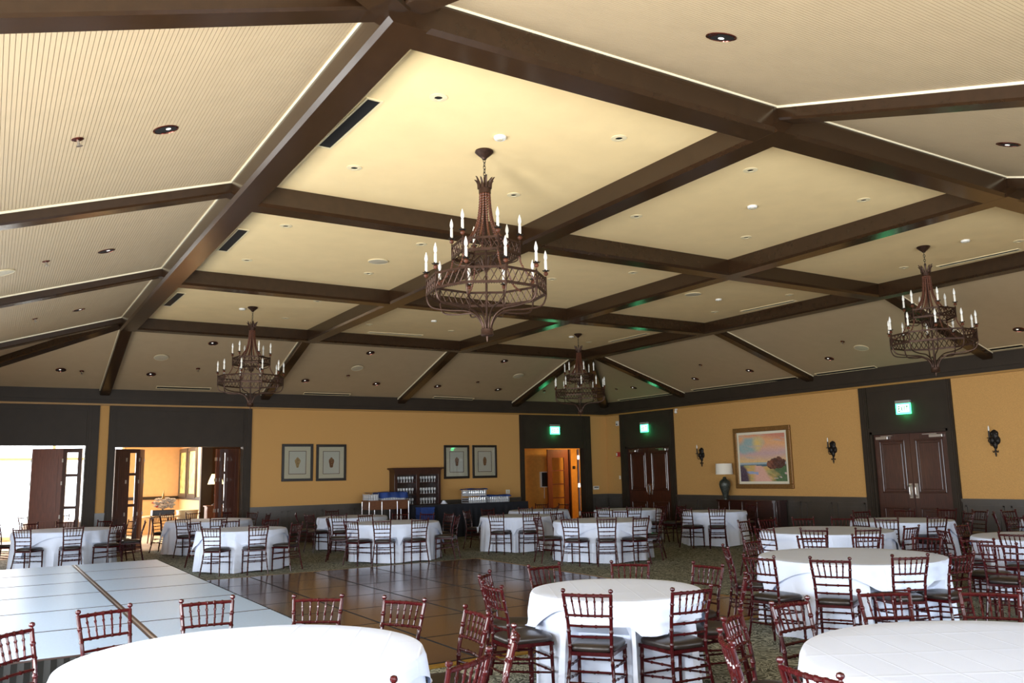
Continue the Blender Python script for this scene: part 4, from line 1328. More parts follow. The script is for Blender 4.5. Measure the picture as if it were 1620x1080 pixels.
def detector(t):
    MB().lathe_z([(.066, .0), (.066, -.016), (.058, -.030), (.020, -.034), (.001, -.034)], 22).build('housing', M['whitep'], t, True)
    MB().lathe_z([(.030, -.030), (.028, -.040), (.001, -.041)], 16).build('sensor_dome', M['greydisc'], t, True)
KIND = {'pin': ('pinhole_downlight', 'ceiling light', pin_light, 'small pale-ringed pinhole downlight', 'pinhole downlights'),
        'can': ('recessed_downlight', 'ceiling light', can_light, 'round dark recessed downlight', 'recessed downlights'),
        'spr': ('fire_sprinkler', 'sprinkler', sprinkler, 'small reddish fire sprinkler', 'fire sprinklers'),
        'spk': ('ceiling_speaker', 'speaker', speaker, 'round tan ceiling speaker grille', 'ceiling speakers'),
        'det': ('smoke_detector', 'smoke detector', detector, 'white round smoke detector', 'smoke detectors')}
for kind, k, x, y, spot in FIXTURES:
    nm, cat, fn, desc, grp = KIND[kind]
    shared(nm, fn, put(nm, desc + ' ' + spot, cat, grp, k, x, y))
def slot_vent(label, k, p, q, w, m1='black'):
    # slot diffuser between plan points p and q
    p, q = Vector(p), Vector(q)
    c = (p + q) / 2
    t = thing('slot_diffuser', label, 'air vent', (c.x, c.y, zof(k, c.x, c.y)), 0, 'slot air diffusers')
    L = (q - p).length
    ang = math.atan2(q.y - p.y, q.x - p.x)
    n = Vector((-SLOPES[k][0], -SLOPES[k][1], 1)).normalized()
    t.rotation_euler = (n.to_track_quat('Z', 'Y').to_matrix() @ Matrix.Rotation(ang, 3, 'Z')).to_euler() if k == 'f' else (Matrix(((math.cos(ang), -math.sin(ang), 0), (math.sin(ang), math.cos(ang), 0), (0, 0, 1))).to_euler())
    if k != 'f':
        h = Vector((math.cos(ang), math.sin(ang), 0)); h = (h - n * h.dot(n)).normalized()
        v = n.cross(h)
        t.rotation_euler = Matrix((h, v, n)).transposed().to_euler()
    B('slot', M[m1], t, (-L / 2, L / 2, -w / 2, w / 2, -.006, .004))
    B('edge_frame', M['creamdisc'], t, (-L / 2 - .02, L / 2 + .02, -w / 2 - .02, -w / 2, -.012, .004), (-L / 2 - .02, L / 2 + .02, w / 2, w / 2 + .02, -.012, .004), (-L / 2 - .02, -L / 2, -w / 2, w / 2, -.012, .004), (L / 2, L / 2 + .02, -w / 2, w / 2, -.012, .004))
for lab, k, p, q, w in VENTS:
    slot_vent(lab, k, p, q, w)

# ---------------------------------------------------------------- exit signs
M['exitgreen'] = mat('lit_green_exit_panel', (0.05, 0.5, 0.2), 0.3, emit=(0.05, 1.0, 0.36), estr=5.0)
M['exitletter'] = mat('dark_green_exit_letter', (0.0, 0.10, 0.035), 0.4, emit=(0.0, 0.32, 0.10), estr=0.35)
M['exitface'] = mat('pale_lit_exit_face', (0.6, 0.9, 0.7), 0.3, emit=(0.62, 1.0, 0.80), estr=1.5)
M['exithouse'] = mat('grey_exit_housing', (0.30, 0.30, 0.28), 0.4)
LET = {'E': [(0, .2, 0, 1), (.2, 1, 0, .18), (.2, .85, .41, .59), (.2, 1, .82, 1)], 'I': [(.38, .62, 0, 1)], 'T': [(.38, .62, 0, .82), (0, 1, .82, 1)]}
def exit_sign(label, loc, rz, w=.38):
    t = thing('exit_sign', label, 'exit sign', loc, rz, 'green exit signs')
    h = w * .62
    B('housing', M['exithouse'], t, (-w / 2, w / 2, -.075, -.001, h, h + .075), bevel=.006)
    B('lit_panel', M['exitgreen'], t, (-w / 2, w / 2, -.050, -.030, -.015, h))
    B('sign_face', M['exitface'], t, (-w * .40, w * .40, -.054, -.049, .03, h - .025))
    mb = MB()
    lw, lh, gp = w * .125, h * .55, w * .055
    x = -(4 * lw + 3 * gp) / 2
    for c in 'EXIT':
        z0 = h * .20
        if c == 'X':
            for a, b in ((0, 1), (1, 0)):
                mb.slab([(x + a * lw - .006, -.054, z0), (x + a * lw + .006, -.054, z0), (x + b * lw + .006, -.054, z0 + lh), (x + b * lw - .006, -.054, z0 + lh)], (0, -.005, 0))
        else:
            for a, b, c0, c1 in LET[c]:
                mb.box(x + a * lw, x + b * lw, -.059, -.054, z0 + c0 * lh, z0 + c1 * lh)
        x += lw + gp
    mb.build('exit_letters', M['exitletter'], t)
    ld = bpy.data.lights.new('exit_glow', 'POINT'); ld.energy = 1.3; ld.color = (.05, 1, .30); ld.shadow_soft_size = .08
    lo = bpy.data.objects.new('exit_glow', ld); COL.objects.link(lo); lo.parent = t; lo.location = (0, -.10, -.05)
    return t
exit_sign('lit green EXIT sign above the corridor doorway', (16.23, YB - .022, 3.06), 0)
exit_sign('lit green EXIT sign above the corner double doors', (XR - .022, 21.38, 3.04), -PI / 2)
exit_sign('lit green EXIT sign above the big double doors on the right', (XR - .022, 12.04, 2.98), -PI / 2)

# ---------------------------------------------------------------- pictures
def frame_bars(w, h, f, d):
    return [(-w / 2, w / 2, -d, -.002, -h / 2, -h / 2 + f), (-w / 2, w / 2, -d, -.002, h / 2 - f, h / 2), (-w / 2, -w / 2 + f, -d, -.002, -h / 2 + f, h / 2 - f), (w / 2 - f, w / 2, -d, -.002, -h / 2 + f, h / 2 - f)]
def shell_print(label, x, z, kind):
    w, h = .90, 1.04
    t = thing('shell_print', label, 'picture', (x, YB, z), 0, 'framed seashell prints')
    B('frame', M['blackframe'], t, *frame_bars(w, h, .075, .04), bevel=.008)
    B('mount', M['mat'], t, (-w / 2 + .07, w / 2 - .07, -.018, -.010, -h / 2 + .07, h / 2 - .07))
    B('print_sheet', M['print'], t, (-.235, .235, -.021, -.018, -.31, .31))
    a, b, c = .25, .325, .014
    B('border_line', M['line'], t, (-a, a, -.023, -.021, -b, -b + c), (-a, a, -.023, -.021, b - c, b), (-a, -a + c, -.023, -.021, -b, b), (a - c, a, -.023, -.021, -b, b))
    N = 24
    prof = {0: [(0, -.15), (.035, -.13), (.05, -.06), (.085, .02), (.09, .06), (.055, .10), (.03, .13), (0, .155)],
            1: [(0, -.15), (.05, -.13), (.06, -.05), (.085, .03), (.08, .08), (.045, .11), (.02, .14), (0, .15)],
            2: [(0, -.13), (.045, -.12), (.055, -.04), (.07, .03), (.07, .09), (.035, .12), (0, .15)],
            3: [(0, -.13), (.04, -.11), (.06, -.03), (.066, .05), (.05, .11), (.02, .14), (0, .15)]}[kind]
    pts = prof + [(-x_ * .9, z_) for x_, z_ in reversed(prof[1:-1])]
    MB().add([(x_, -.0235, z_) for x_, z_ in pts] + [(x_, -.0212, z_) for x_, z_ in pts], [tuple(range(len(pts)))] + [(i, (i + 1) % len(pts), (i + 1) % len(pts) + len(pts), i + len(pts)) for i in range(len(pts))]).build('shell_drawing', M['shell' if kind != 0 else 'shellpale'], t)
    mb = MB()
    for k in range(4):
        z_ = .09 - k * .05
        mb.box(-.03 + .01 * k, .045 - .008 * k, -.0245, -.0235, z_, z_ + .012)
    mb.build('shell_whorl', M['shellpale' if kind != 0 else 'shell'], t)
    B('glazing', M['glass'], t, (-w / 2 + .072, w / 2 - .072, -.030, -.027, -h / 2 + .072, h / 2 - .072))
shell_print('black-framed print of a pale tan seashell, first from the folding doors', 7.42, 2.20, 0)
shell_print('black-framed print of a brown seashell, left of the hutch and beside the pale one', 8.41, 2.19, 1)
shell_print('black-framed seashell print just right of the glassware hutch', 12.49, 2.165, 2)
shell_print('black-framed seashell print nearest the corridor doorway', 13.50, 2.165, 3)

def landscape_col(u, v, rng):
    # u right, v up, 0..1: a sunset over dunes in loose strokes
    def fbm(x, y, s):
        return (math.sin(x * 3.1 + s) * math.cos(y * 4.3 - s) + .5 * math.sin(x * 7.7 - 2 * s + y * 3) * math.cos(y * 9.1 + s) + .3 * math.sin(x * 17 + y * 13 + s)) / 1.8
    def mixc(a, b, t):
        return a.lerp(b, max(0.0, min(1.0, t)))
    j = rng.uniform(-.035, .035)
    w = .05 * fbm(u * 2, v * 2, 1)
    if v > .40:
        t = (v - .40) / .60 + w
        c = mixc(Vector((.78, .52, .24)), Vector((.64, .42, .42)), (t - .05) * 4)
        c = mixc(c, Vector((.82, .44, .22)), (t - .35) * 3.5)
        c = mixc(c, Vector((.66, .26, .18)), (t - .8 + .3 * (u - .5)) * 4)
        blue = 1 - ((u - .22) / .34) ** 2 - ((t - .62) / .34) ** 2 + .5 * fbm(u, v * 1.3, 2.4)
        c = mixc(c, Vector((.34, .46, .46)), blue * 1.6)
        yel = 1 - ((u - .40 - .1 * fbm(u, v, 5)) / .16) ** 2 - ((t - .66) / .30) ** 2
        c = mixc(c, Vector((.85, .58, .16)), yel * .9)
        c = mixc(c, Vector((.58, .46, .40)), (fbm(u * 1.5, v * 6, .3) - .35) * 2)
    elif v > .355:
        c = mixc(Vector((.36, .46, .50)), Vector((.52, .50, .54)), fbm(u * 2, v * 20, 1))
    elif v > .325 + .02 * math.sin(7 * u):
        c = Vector((.10, .16, .20)) if u < .6 else Vector((.20, .16, .16))
    else:
        c = mixc(Vector((.70, .44, .16)), Vector((.50, .42, .16)), fbm(u * 2.2, v * 5, .9) * 2)
        p = 1 - abs(u - (.42 + .25 * (.3 - v))) / (.10 + .5 * (.32 - v))
        c = mixc(c, Vector((.80, .46, .36)), p * 2.2)
        if .10 < u < .40 and abs(v - .19 - .04 * fbm(u * 2, v, 2)) < .025:
            c = Vector((.36, .42, .62))
        l = 1 - (u / (.20 + .06 * fbm(u, v * 3, 4))) - max(0, v - .26) * 6
        c = mixc(c, Vector((.09, .06, .09)), l * 3)
        g = (u - .62 - .25 * max(0, .10 - v)) * 5 - max(0, v - .27) * 14 + .6 * fbm(u * 3, v * 5, 3)
        c = mixc(c, Vector((.10, .17, .08)), g)
        if u > .70 and .05 < v < .20 and fbm(u * 3, v * 6, 7) > .28:
            c = Vector((.66, .50, .48))
    d = ((u - .80) / .20) ** 2 + ((v - .37 - .03 * fbm(u * 5, v, 1)) / .12) ** 2
    if d < 1 + .4 * fbm(u * 4, v * 4, 6):
        c = mixc(Vector((.10, .045, .035)), Vector((.28, .11, .07)), fbm(u * 4, v * 4, 3) * 2)
    return tuple(max(0, x + j) for x in c)
def painting():
    w, h = 2.06, 1.71
    t = thing('landscape_painting', 'gold-framed landscape painting of dunes and a sunset sky above the sideboard', 'painting', (XR, 16.47, 2.06), -PI / 2)
    B('gilt_frame', M['gold'], t, *frame_bars(w, h, .13, .07), bevel=.015)
    B('linen_liner', M['mount2'], t, (-w / 2 + .12, w / 2 - .12, -.035, -.015, -h / 2 + .12, h / 2 - .12))
    nx, ny = 88, 70
    x0, z0, W, H = -w / 2 + .20, -h / 2 + .20, w - .40, h - .40
    rng = random.Random(3)
    vs, fs, cols = [], [], []
    for j in range(ny):
        for i in range(nx):
            k = len(vs)
            for a, b in ((0, 0), (1, 0), (1, 1), (0, 1)):
                vs.append((x0 + (i + a) / nx * W, -.040, z0 + (j + b) / ny * H))
            fs.append((k, k + 1, k + 2, k + 3))
            cols += [(*landscape_col((i + .5) / nx, (j + .5) / ny, rng), 1.0)] * 4
    k = len(vs)
    o = MB().add(vs, fs).build('canvas', None, t, recalc=False)
    at = o.data.color_attributes.new('paint', 'FLOAT_COLOR', 'CORNER')
    at.data.foreach_set('color', [c for q in cols for c in q])
    m = mat('oil_paint', (.5, .4, .3), .45, bump=.2, bscale=60)
    vc = m.node_tree.nodes.new('ShaderNodeVertexColor'); vc.layer_name = 'paint'
    m.node_tree.links.new(vc.outputs[0], m.node_tree.nodes['Principled BSDF'].inputs['Base Color'])
    o.data.materials.clear(); o.data.materials.append(m)
painting()

# ---------------------------------------------------------------- sconces
def make_sconce():
    t = thing('wall_sconce', 'x', 'wall sconce', (0, 0, 0), 0, 'dark iron candle sconces')
    mb = MB()      # leafy back plate: lobes around a spine
    for cx, cz, rx, rz_ in ((0, .12, .085, .13), (-.06, .02, .06, .09), (.06, .02, .06, .09), (0, -.08, .05, .10), (-.05, .16, .04, .06), (.05, .16, .04, .06)):
        vs, fs = [], []
        N, K = 12, 5
        for i in range(K + 1):
            ph = PI / 2 * i / K
            for k in range(N):
                a = 2 * PI * k / N
                vs.append((cx + rx * math.cos(a) * math.cos(ph), -.045 * math.sin(ph) - .001, cz + rz_ * math.sin(a) * math.cos(ph)))
        for i in range(K):
            for k in range(N):
                fs.append((i * N + k, i * N + (k + 1) % N, (i + 1) * N + (k + 1) % N, (i + 1) * N + k))
        mb.add(vs, fs)
    mb.build('leaf_plate', M['darkiron'], t, True)
    mb = MB()
    for s in (-1, 1):
        mb.tube(curve([(0, -.02, -.16), (s * .07, -.03, -.06), (s * .12, -.04, .0), (s * .10, -.05, .05), (s * .07, -.05, .02)], 5), .010, 6)
        mb.tube(curve([(0, -.02, -.18), (s * .045, -.02, -.24), (s * .06, -.02, -.20)], 5), .009, 6)
    mb.tube(curve([(0, -.02, -.10), (0, -.02, -.22), (0, -.02, -.33)], 4), [.012 + .010 * (i % 3 == 0) for i in range(9)], 7)
    mb.build('scrollwork', M['darkiron'], t, True)
    MB().tube(curve([(0, -.03, -.08), (-.02, -.12, -.10), (-.02, -.17, -.04), (-.02, -.17, .06)], 5), .009, 7).build('candle_arm', M['darkiron'], t, True)
    MB().lathe_z([(.001, .05), (.045, .06), (.055, .075), (.020, .08), (.018, .22)], 14, (-.02, -.17, 0)).build('candle_cup', M['darkiron'], t, True)
    b = MB().lathe_z([(.012, .22), (.018, .25), (.016, .29), (.002, .335)], 10, (-.02, -.17, 0)).build('bulb', M['bulb'], t, True)
    return t
sc = make_sconce()
for i, (y, z, lab) in enumerate(((18.86, 2.18, 'dark iron candle sconce between the corner doors and the table lamp'), (14.14, 2.18, 'dark iron candle sconce right of the landscape painting'), (10.01, 2.24, 'dark iron candle sconce right of the big double doors'))):
    c = sc if i == 0 else copy_tree(sc)
    c.location = (XR, y, z); c.rotation_euler = (0, 0, -PI / 2); c['label'] = lab

# ---------------------------------------------------------------- sideboard and lamp
def sideboard():
    t = thing('sideboard', 'dark mahogany bow-front sideboard under the landscape painting', 'sideboard', (XR - .02, 16.84, 0), -PI / 2)
    W, D, Hh = 2.28, .52, .90
    def bow(x, k=1.0):
        u = abs(x) / (W / 2)
        return -(D - .14 * u * u - (.06 if u > .88 else 0)) * k
    xs = [(-W / 2) + W * i / 40 for i in range(41)]
    poly = [(x, bow(x)) for x in xs] + [(W / 2, -.07), (-W / 2, -.07)]
    MB().prism(poly, .10, Hh - .04).build('carcass', M['hutch'], t)
    poly2 = [(x * 1.02, bow(x) - .03) for x in xs] + [(W / 2 * 1.02, -.05), (-W / 2 * 1.02, -.05)]
    MB().prism(poly2, Hh - .04, Hh).build('top', M['hutch'], t)
    for x0, x1 in ((-.98, -.54), (-.48, -.02), (.02, .48), (.54, .98)):
        n = 6
        vs, fs = [], []
        for i in range(n + 1):
            x = lerp(x0, x1, i / n)
            for z in (.18, .68):
                vs += [(x, bow(x) - .018, z), (x, bow(x) + .01, z)]
        for i in range(n):
            a = 4 * i
            fs += [(a, a + 4, a + 6, a + 2), (a + 2, a + 6, a + 7, a + 3), (a, a + 1, a + 5, a + 4)]
        fs += [(0, 2, 3, 1), (4 * n, 4 * n + 1, 4 * n + 3, 4 * n + 2)]
        dr = MB().add(vs, fs).build('cabinet_door', M['hutch'], t)
        MB().lathe_z([(.004, -.012), (.014, -.006), (.014, .006), (.004, .012)], 10, (x1 - .05, bow(x1 - .05) - .03, .45)).build('knob', M['gift'], dr, True)
        vs, fs = [], []
        for i in range(n + 1):
            x = lerp(x0, x1, i / n)
            for z in (.71, .83):
                vs += [(x, bow(x) - .016, z), (x, bow(x) + .01, z)]
        for i in range(n):
            a = 4 * i
            fs += [(a, a + 4, a + 6, a + 2), (a + 2, a + 6, a + 7, a + 3), (a, a + 1, a + 5, a + 4)]
        fs += [(0, 2, 3, 1), (4 * n, 4 * n + 1, 4 * n + 3, 4 * n + 2)]
        MB().add(vs, fs).build('drawer', M['hutch'], t)
    for x in (-1.05, -.51, 0, .51, 1.05):
        MB().tube([(x, bow(x) - .005, .10), (x, bow(x) - .02, .14), (x, bow(x) - .02, .82), (x, bow(x) - .005, .86)], .028, 10).build('column', M['hutch'], t, True)
    for x in (-1.05, 1.05):
        for y in (-.12, bow(x) + .04):
            MB().lathe_z([(.02, 0), (.035, .03), (.03, .10)], 10, (x, y, 0)).build('foot', M['hutch'], t, True)
sideboard()
def table_lamp():
    t = thing('table_lamp', 'table lamp with white drum shade and dark carved urn base on the sideboard', 'lamp', (XR - .27, 17.72, .905), 0)
    MB().lathe_z([(.001, 0), (.085, 0), (.085, .02), (.06, .035), (.065, .06), (.10, .18), (.155, .36), (.165, .44), (.14, .52), (.07, .57), (.045, .60), (.055, .62), (.03, .64), (.001, .645)], 28).build('urn_base', M['carved'], t, True)
    MB().tube([(0, 0, .64), (0, 0, 1.0)], .010, 8).build('stem', M['gift'], t)
    MB().lathe_z([(.245, .71), (.235, 1.02), (.230, 1.02), (.240, .71)], 36).build('drum_shade', M['shade'], t, True)
    MB().tube([(0, 0, 1.0), (0, 0, 1.05), (0, 0, 1.07)], [.008, .014, .003], 8).build('finial', M['gift'], t, True)
    mb = MB()
    for k in range(3):
        a = 2 * PI * k / 3
        mb.tube([(0, 0, .995), (.233 * math.cos(a), .233 * math.sin(a), 1.01)], .004, 5)
    mb.build('shade_spider', M['chrome'], t)
table_lamp()

# ---------------------------------------------------------------- hutch, bar and glassware
def hutch():
    t = thing('glassware_hutch', 'dark cherry wall hutch with two open bays of stemmed glasses', 'cabinet', (10.97, YB - .03, .905), 0)
    W, D, Hh = 1.52, .38, 1.02
    for x in (-W / 2, W / 2 - .09):
        B('side_panel', M['hutch'], t, (x, x + .09, -D, 0, 0, Hh), bevel=.006)
    B('center_stile', M['hutch'], t, (-.055, .055, -D, 0, 0, Hh), bevel=.006)
    B('back_panel', M['frosted'], t, (-W / 2 + .09, W / 2 - .09, -.03, 0, 0, Hh))
    for z in (.0, .30, .64):
        for a, b in ((-W / 2 + .09, -.055), (.055, W / 2 - .09)):
            B('shelf', M['hutch'], t, (a, b, -D + .02, -.03, z, z + .025))
    B('header', M['hutch'], t, (-W / 2, W / 2, -D - .005, -D + .03, Hh - .13, Hh))
    MB().slab([(-W / 2 - .02, -D - .02, Hh), (W / 2 + .02, -D - .02, Hh), (W / 2 + .02, .0, Hh), (-W / 2 - .02, .0, Hh)], (0, 0, .03)).box(-W / 2 - .07, W / 2 + .07, -D - .07, 0, Hh + .03, Hh + .075).build('cornice', M['hutch'], t)
    c = thing('counter_cabinet', 'low dark counter cabinet carrying the glassware hutch', 'cabinet', (10.97, YB - .03, 0), 0)
    B('carcass', M['hutch'], c, (-.80, .80, -.45, -.045, .05, .87)); B('top', M['hutch'], c, (-.83, .83, -.48, -.04, .87, .903), bevel=.005); B('plinth', M['hutch'], c, (-.78, .78, -.42, -.05, 0, .05))
    for a, b in ((-.78, -.02), (.02, .78)):
        dd = B('cabinet_door', M['hutch'], c, (a, b, -.465, -.45, .10, .83)); B('knob', M['gift'], dd, (b - .09, b - .06, -.485, -.465, .5, .53), bevel=.005)
hutch()
def wine_glass():
    t = thing('wine_glass', 'clear stemmed glass on a shelf of the cherry hutch', 'glass', (0, 0, 0), 0, 'stemmed glasses in the hutch')
    MB().lathe_z([(.001, .088), (.022, .092), (.036, .112), (.037, .140), (.030, .172), (.028, .172), (.034, .140), (.001, .095)], 10).build('bowl', M['stem'], t, True)
    MB().lathe_z([(.033, 0), (.033, .003), (.006, .010), (.004, .088)], 10).build('stem', M['stem'], t, True)
    return t
wg = wine_glass(); k = 0
for bay in (-.37, .37):
    for z in (.026, .326, .666):
        for row in (0, 1):
            for i in range(6):
                c = wg if k == 0 else copy_tree(wg); k += 1
                c['label'] = 'stemmed glass, %s from left, %s row, %s shelf, %s bay of the hutch' % (('first', 'second', 'third', 'fourth', 'fifth', 'sixth')[i], ('front', 'rear')[row], {.026: 'bottom', .326: 'middle', .666: 'top'}[z], 'left' if bay < 0 else 'right')
                c.location = (10.97 + bay + (i - 2.5) * .093 + .01 * row, YB - .03 - .13 - .13 * row, .905 + z)
def draped_bar():
    x0, x1, y0, y1, z = 10.42, 14.0, 21.75, 22.5, .93
    t = thing('draped_bar_table', 'long bar table draped to the floor in navy cloth', 'table', (0, 0, 0), 0)
    B('tabletop', M['brownwood'], t, (x0 + .02, x1 - .02, y0 + .02, y1 - .02, z - .04, z - .012))
    for x in (x0 + .1, x1 - .1):
        for y in (y0 + .1, y1 - .1):
            B('leg', M['chrome'], t, (x - .015, x + .015, y - .015, y + .015, 0, z - .04))
    mb = MB()
    loop = []
    def edge(p, q, n):
        for i in range(n):
            loop.append((lerp(p[0], q[0], i / n), lerp(p[1], q[1], i / n)))
    edge((x0, y0), (x1, y0), 110); edge((x1, y0), (x1, y1), 20); edge((x1, y1), (x0, y1), 110); edge((x0, y1), (x0, y0), 20)
    N = len(loop); cx, cy = (x0 + x1) / 2, (y0 + y1) / 2
    rings = []
    for tt in (0, .02, .2, .5, .8, 1):
        r = []
        for i, (x, y) in enumerate(loop):
            out = .022 * tt * math.sin(i * .9 + math.sin(i * .13) * 2) + .03 * tt
            nx, ny = (0, -1) if y == y0 and x < x1 else (0, 1) if y == y1 and x > x0 else (1, 0) if x == x1 else (-1, 0)
            r.append((x + nx * out, y + ny * out, (z + .003) - tt * (z - .01)))
        rings.append(r)
    vs = [p for r in rings for p in r]
    fs = [(i * N + k, i * N + (k + 1) % N, (i + 1) * N + (k + 1) % N, (i + 1) * N + k) for i in range(5) for k in range(N)]
    fs.append(tuple(range(N)))
    o = MB().add(vs, fs).build('navy_tablecloth', M['navy'], None, False)
    tag(o, 'dark navy cloth draped over the long bar table', 'tablecloth')
draped_bar()
def glass_rack(label, loc, nx, ny, tiers, rz=0):
    # crates of upturned glasses
    t = thing('glass_rack', label, 'glass rack', loc, rz, 'racks of clean glasses')
    w, d = nx * .075, ny * .075
    for k in range(tiers):
        z = k * .20
        mb = MB()
        mb.box(-w / 2, w / 2, -d / 2, d / 2, z, z + .02)
        for zz in (z + .06, z + .12):
            mb.box(-w / 2, w / 2, -d / 2, -d / 2 + .008, zz, zz + .022).box(-w / 2, w / 2, d / 2 - .008, d / 2, zz, zz + .022).box(-w / 2, -w / 2 + .008, -d / 2, d / 2, zz, zz + .022).box(w / 2 - .008, w / 2, -d / 2, d / 2, zz, zz + .022)
        for sx in (-1, 1):
            for sy in (-1, 1):
                mb.box(sx * (w / 2 - .006) - .006, sx * (w / 2 - .006) + .006, sy * (d / 2 - .006) - .006, sy * (d / 2 - .006) + .006, z, z + .19)
        mb.build('rack_crate', M['rackgrey'], t)
        for i in range(nx):
            for j in range(ny):
                x, y = (i - (nx - 1) / 2) * .073, (j - (ny - 1) / 2) * .073
                if j == 0 or k == tiers - 1:
                    g = MB().lathe_z([(.030, .022), (.034, .10), (.030, .165), (.004, .17), (.002, .172)], 8, (x, y, z)).build('tumbler', M['stem'], t, True) if 'tumbler' not in GPm else None
                    if g is None:
                        g = GPm['tumbler'].copy(); COL.objects.link(g); g.parent = t
                        g.location = (x - GPm['tx'], y - GPm['ty'], z)
                    else:
                        GPm['tumbler'], GPm['tx'], GPm['ty'] = g, x, y
    return t
def cover(label, x0, x1, y0, y1, z, drop, seed):
    rng = random.Random(seed)
    nx, ny = 26, 16
    vs, fs = [], []
    W, D = x1 - x0 + 2 * drop, y1 - y0 + 2 * drop
    for j in range(ny + 1):
        for i in range(nx + 1):
            u, v = -drop + W * i / nx, -drop + D * j / ny
            ox = max(0, -u, u - (x1 - x0)); oy = max(0, -v, v - (y1 - y0))
            dz = max(ox, oy)
            px = x0 + min(max(u, -.03), x1 - x0 + .03) + (.018 * math.sin(v * 22) if ox > 0 else 0)
            py = y0 + min(max(v, -.03), y1 - y0 + .03) + (.018 * math.sin(u * 22 + 1) if oy > 0 else 0)
            vs.append((px, py, z + .012 * math.sin(u * 9 + seed) * math.sin(v * 11) + .014 - dz))
    for j in range(ny):
        for i in range(nx):
            a = j * (nx + 1) + i
            fs.append((a, a + 1, a + nx + 2, a + nx + 1))
    o = MB().add(vs, fs).build('rack_cover', M['blue'], None, True, recalc=False)
    tag(o, label, 'cover cloth', 'blue cloth covers')
cart = thing('serving_cart', 'brown wooden serving cart with pale corner posts below the glass racks', 'cart', (9.72, 22.62, 0), 0)
B('cart_top', M['brownwood'], cart, (-.62, .62, -.28, .28, 1.06, 1.10), bevel=.006)
B('cart_panel', M['brownwood'], cart, (-.58, .58, -.25, .25, .84, 1.06)); B('lower_shelf', M['brownwood'], cart, (-.58, .58, -.25, .25, .25, .28))
for x in (-.60, -.22, .25, .60):
    for y in (-.265, .265):
        MB().tube([(x, y, .02), (x, y, 1.06)], .016, 8).build('post', M['alu'], cart, True)
glass_rack('small rack of glasses at the left end of the serving cart', (9.27, 22.62, 1.10), 4, 6, 1)
glass_rack('long rack of glasses under the blue cloth on the serving cart', (9.87, 22.62, 1.10), 10, 6, 1)
cover('wrinkled blue cloth over the glass racks on the serving cart', 9.47, 10.27, 22.36, 22.88, 1.305, .16, 2)
cover('small blue cover on the leftmost glass rack of the cart', 9.13, 9.40, 22.42, 22.82, 1.30, .0, 5)
glass_rack('tall double rack of glasses on the navy bar, right of the hutch', (12.35, 22.15, .935), 8, 6, 2)
glass_rack('low rack of glasses at the right end of the navy bar', (13.10, 22.15, .935), 9, 6, 1)
cover('blue cover over the tall glass racks on the navy bar', 12.03, 12.67, 21.9, 22.4, 1.335, .025, 8)
cover('blue cover over the low glass rack on the navy bar', 12.74, 13.46, 21.9, 22.4, 1.135, .05, 9)
cr = thing('blue_crate', 'blue plastic crate stack standing in front of the navy bar', 'crate', (10.42, 21.48, 0), 0)
for k in range(4):
    cb_ = B('crate', M['blue'], cr, (-.20, .20, -.18, .18, k * .225, k * .225 + .205), bevel=.012)
    B('crate_rim', M['blue'], cb_, (-.21, .21, -.19, .19, k * .225 + .18, k * .225 + .222), bevel=.006)
nk = thing('napkin', 'small crumpled white napkin lying on the navy bar', 'napkin', (11.25, 21.95, .936), 0)
rng = random.Random(4); vs, fs = [], []
for i in range(9):
    for j in range(9):
        u, v = (i - 4) / 4, (j - 4) / 4
        vs.append((u * .10, v * .08, .012 + .11 * max(0, 1 - u * u - v * v) * rng.uniform(.5, 1.1)))
for i in range(8):
    for j in range(8):
        fs.append((i * 9 + j, i * 9 + j + 1, i * 9 + j + 10, i * 9 + j + 9))
MB().add(vs, fs).build('folded_cloth', M['linen'], nk, True)

# ---------------------------------------------------------------- small things on the walls
def wallbox(name, label, cat, side, a, z, w, h, d, m, part, pm):
    t = thing(name, label, cat, (a, YB, z) if side == 'b' else (XR, a, z), 0 if side == 'b' else -PI / 2)
    B('plate', M[m], t, (-w / 2, w / 2, -d, 0, -h / 2, h / 2), bevel=.004)
    nm, (x0, x1, z0, z1) = part
    B(nm, M[pm], t, (x0, x1, -d - .008, -d, z0, z1))
wallbox('light_switch', 'white switch plate on the ochre wall left of the corridor doorway', 'light switch', 'b', 14.35, 1.19, .15, .13, .015, 'whitep', ('rocker', (-.02, .02, -.035, .035)), 'creamdisc')
wallbox('thermostat', 'white thermostat on the back wall beside the corridor doorway', 'thermostat', 'b', 17.92, 1.22, .24, .12, .03, 'whitep', ('display', (-.09, .09, .005, .035)), 'black')
wallbox('wall_sensor', 'white box high on the wall beside the corner double doors', 'sensor', 'r', 22.83, 3.40, .13, .16, .05, 'whitep', ('lens', (-.03, .03, -.05, -.01)), 'black')
wallbox('fire_alarm', 'red fire alarm with white strobe beside the corner double doors', 'fire alarm', 'r', 22.84, 2.34, .17, .16, .05, 'redplastic', ('strobe', (-.07, -.02, -.05, .05)), 'whitep')
wallbox('key_switch', 'small white switch below the red fire alarm', 'light switch', 'r', 22.82, 1.56, .08, .12, .015, 'whitep', ('rocker', (-.012, .012, -.03, .03)), 'creamdisc')
cam = thing('ceiling_sensor', 'small white ball sensor under the crown, right of the corner doors', 'sensor', (XR, 19.85, 3.62), -PI / 2)
MB().lathe_z([(.001, -.09), (.035, -.08), (.05, -.05), (.045, -.01), (.03, .0), (.03, .06), (.001, .07)], 16, (0, -.055, 0)).build('dome', M['whitep'], cam, True)
B('bracket', M['whitep'], cam, (-.03, .03, -.04, 0, .02, .08))
ck = thing('wall_speaker', 'black flat speaker with pale rim on the orange corridor wall', 'speaker', (17.85, cy1, 1.52), 0)
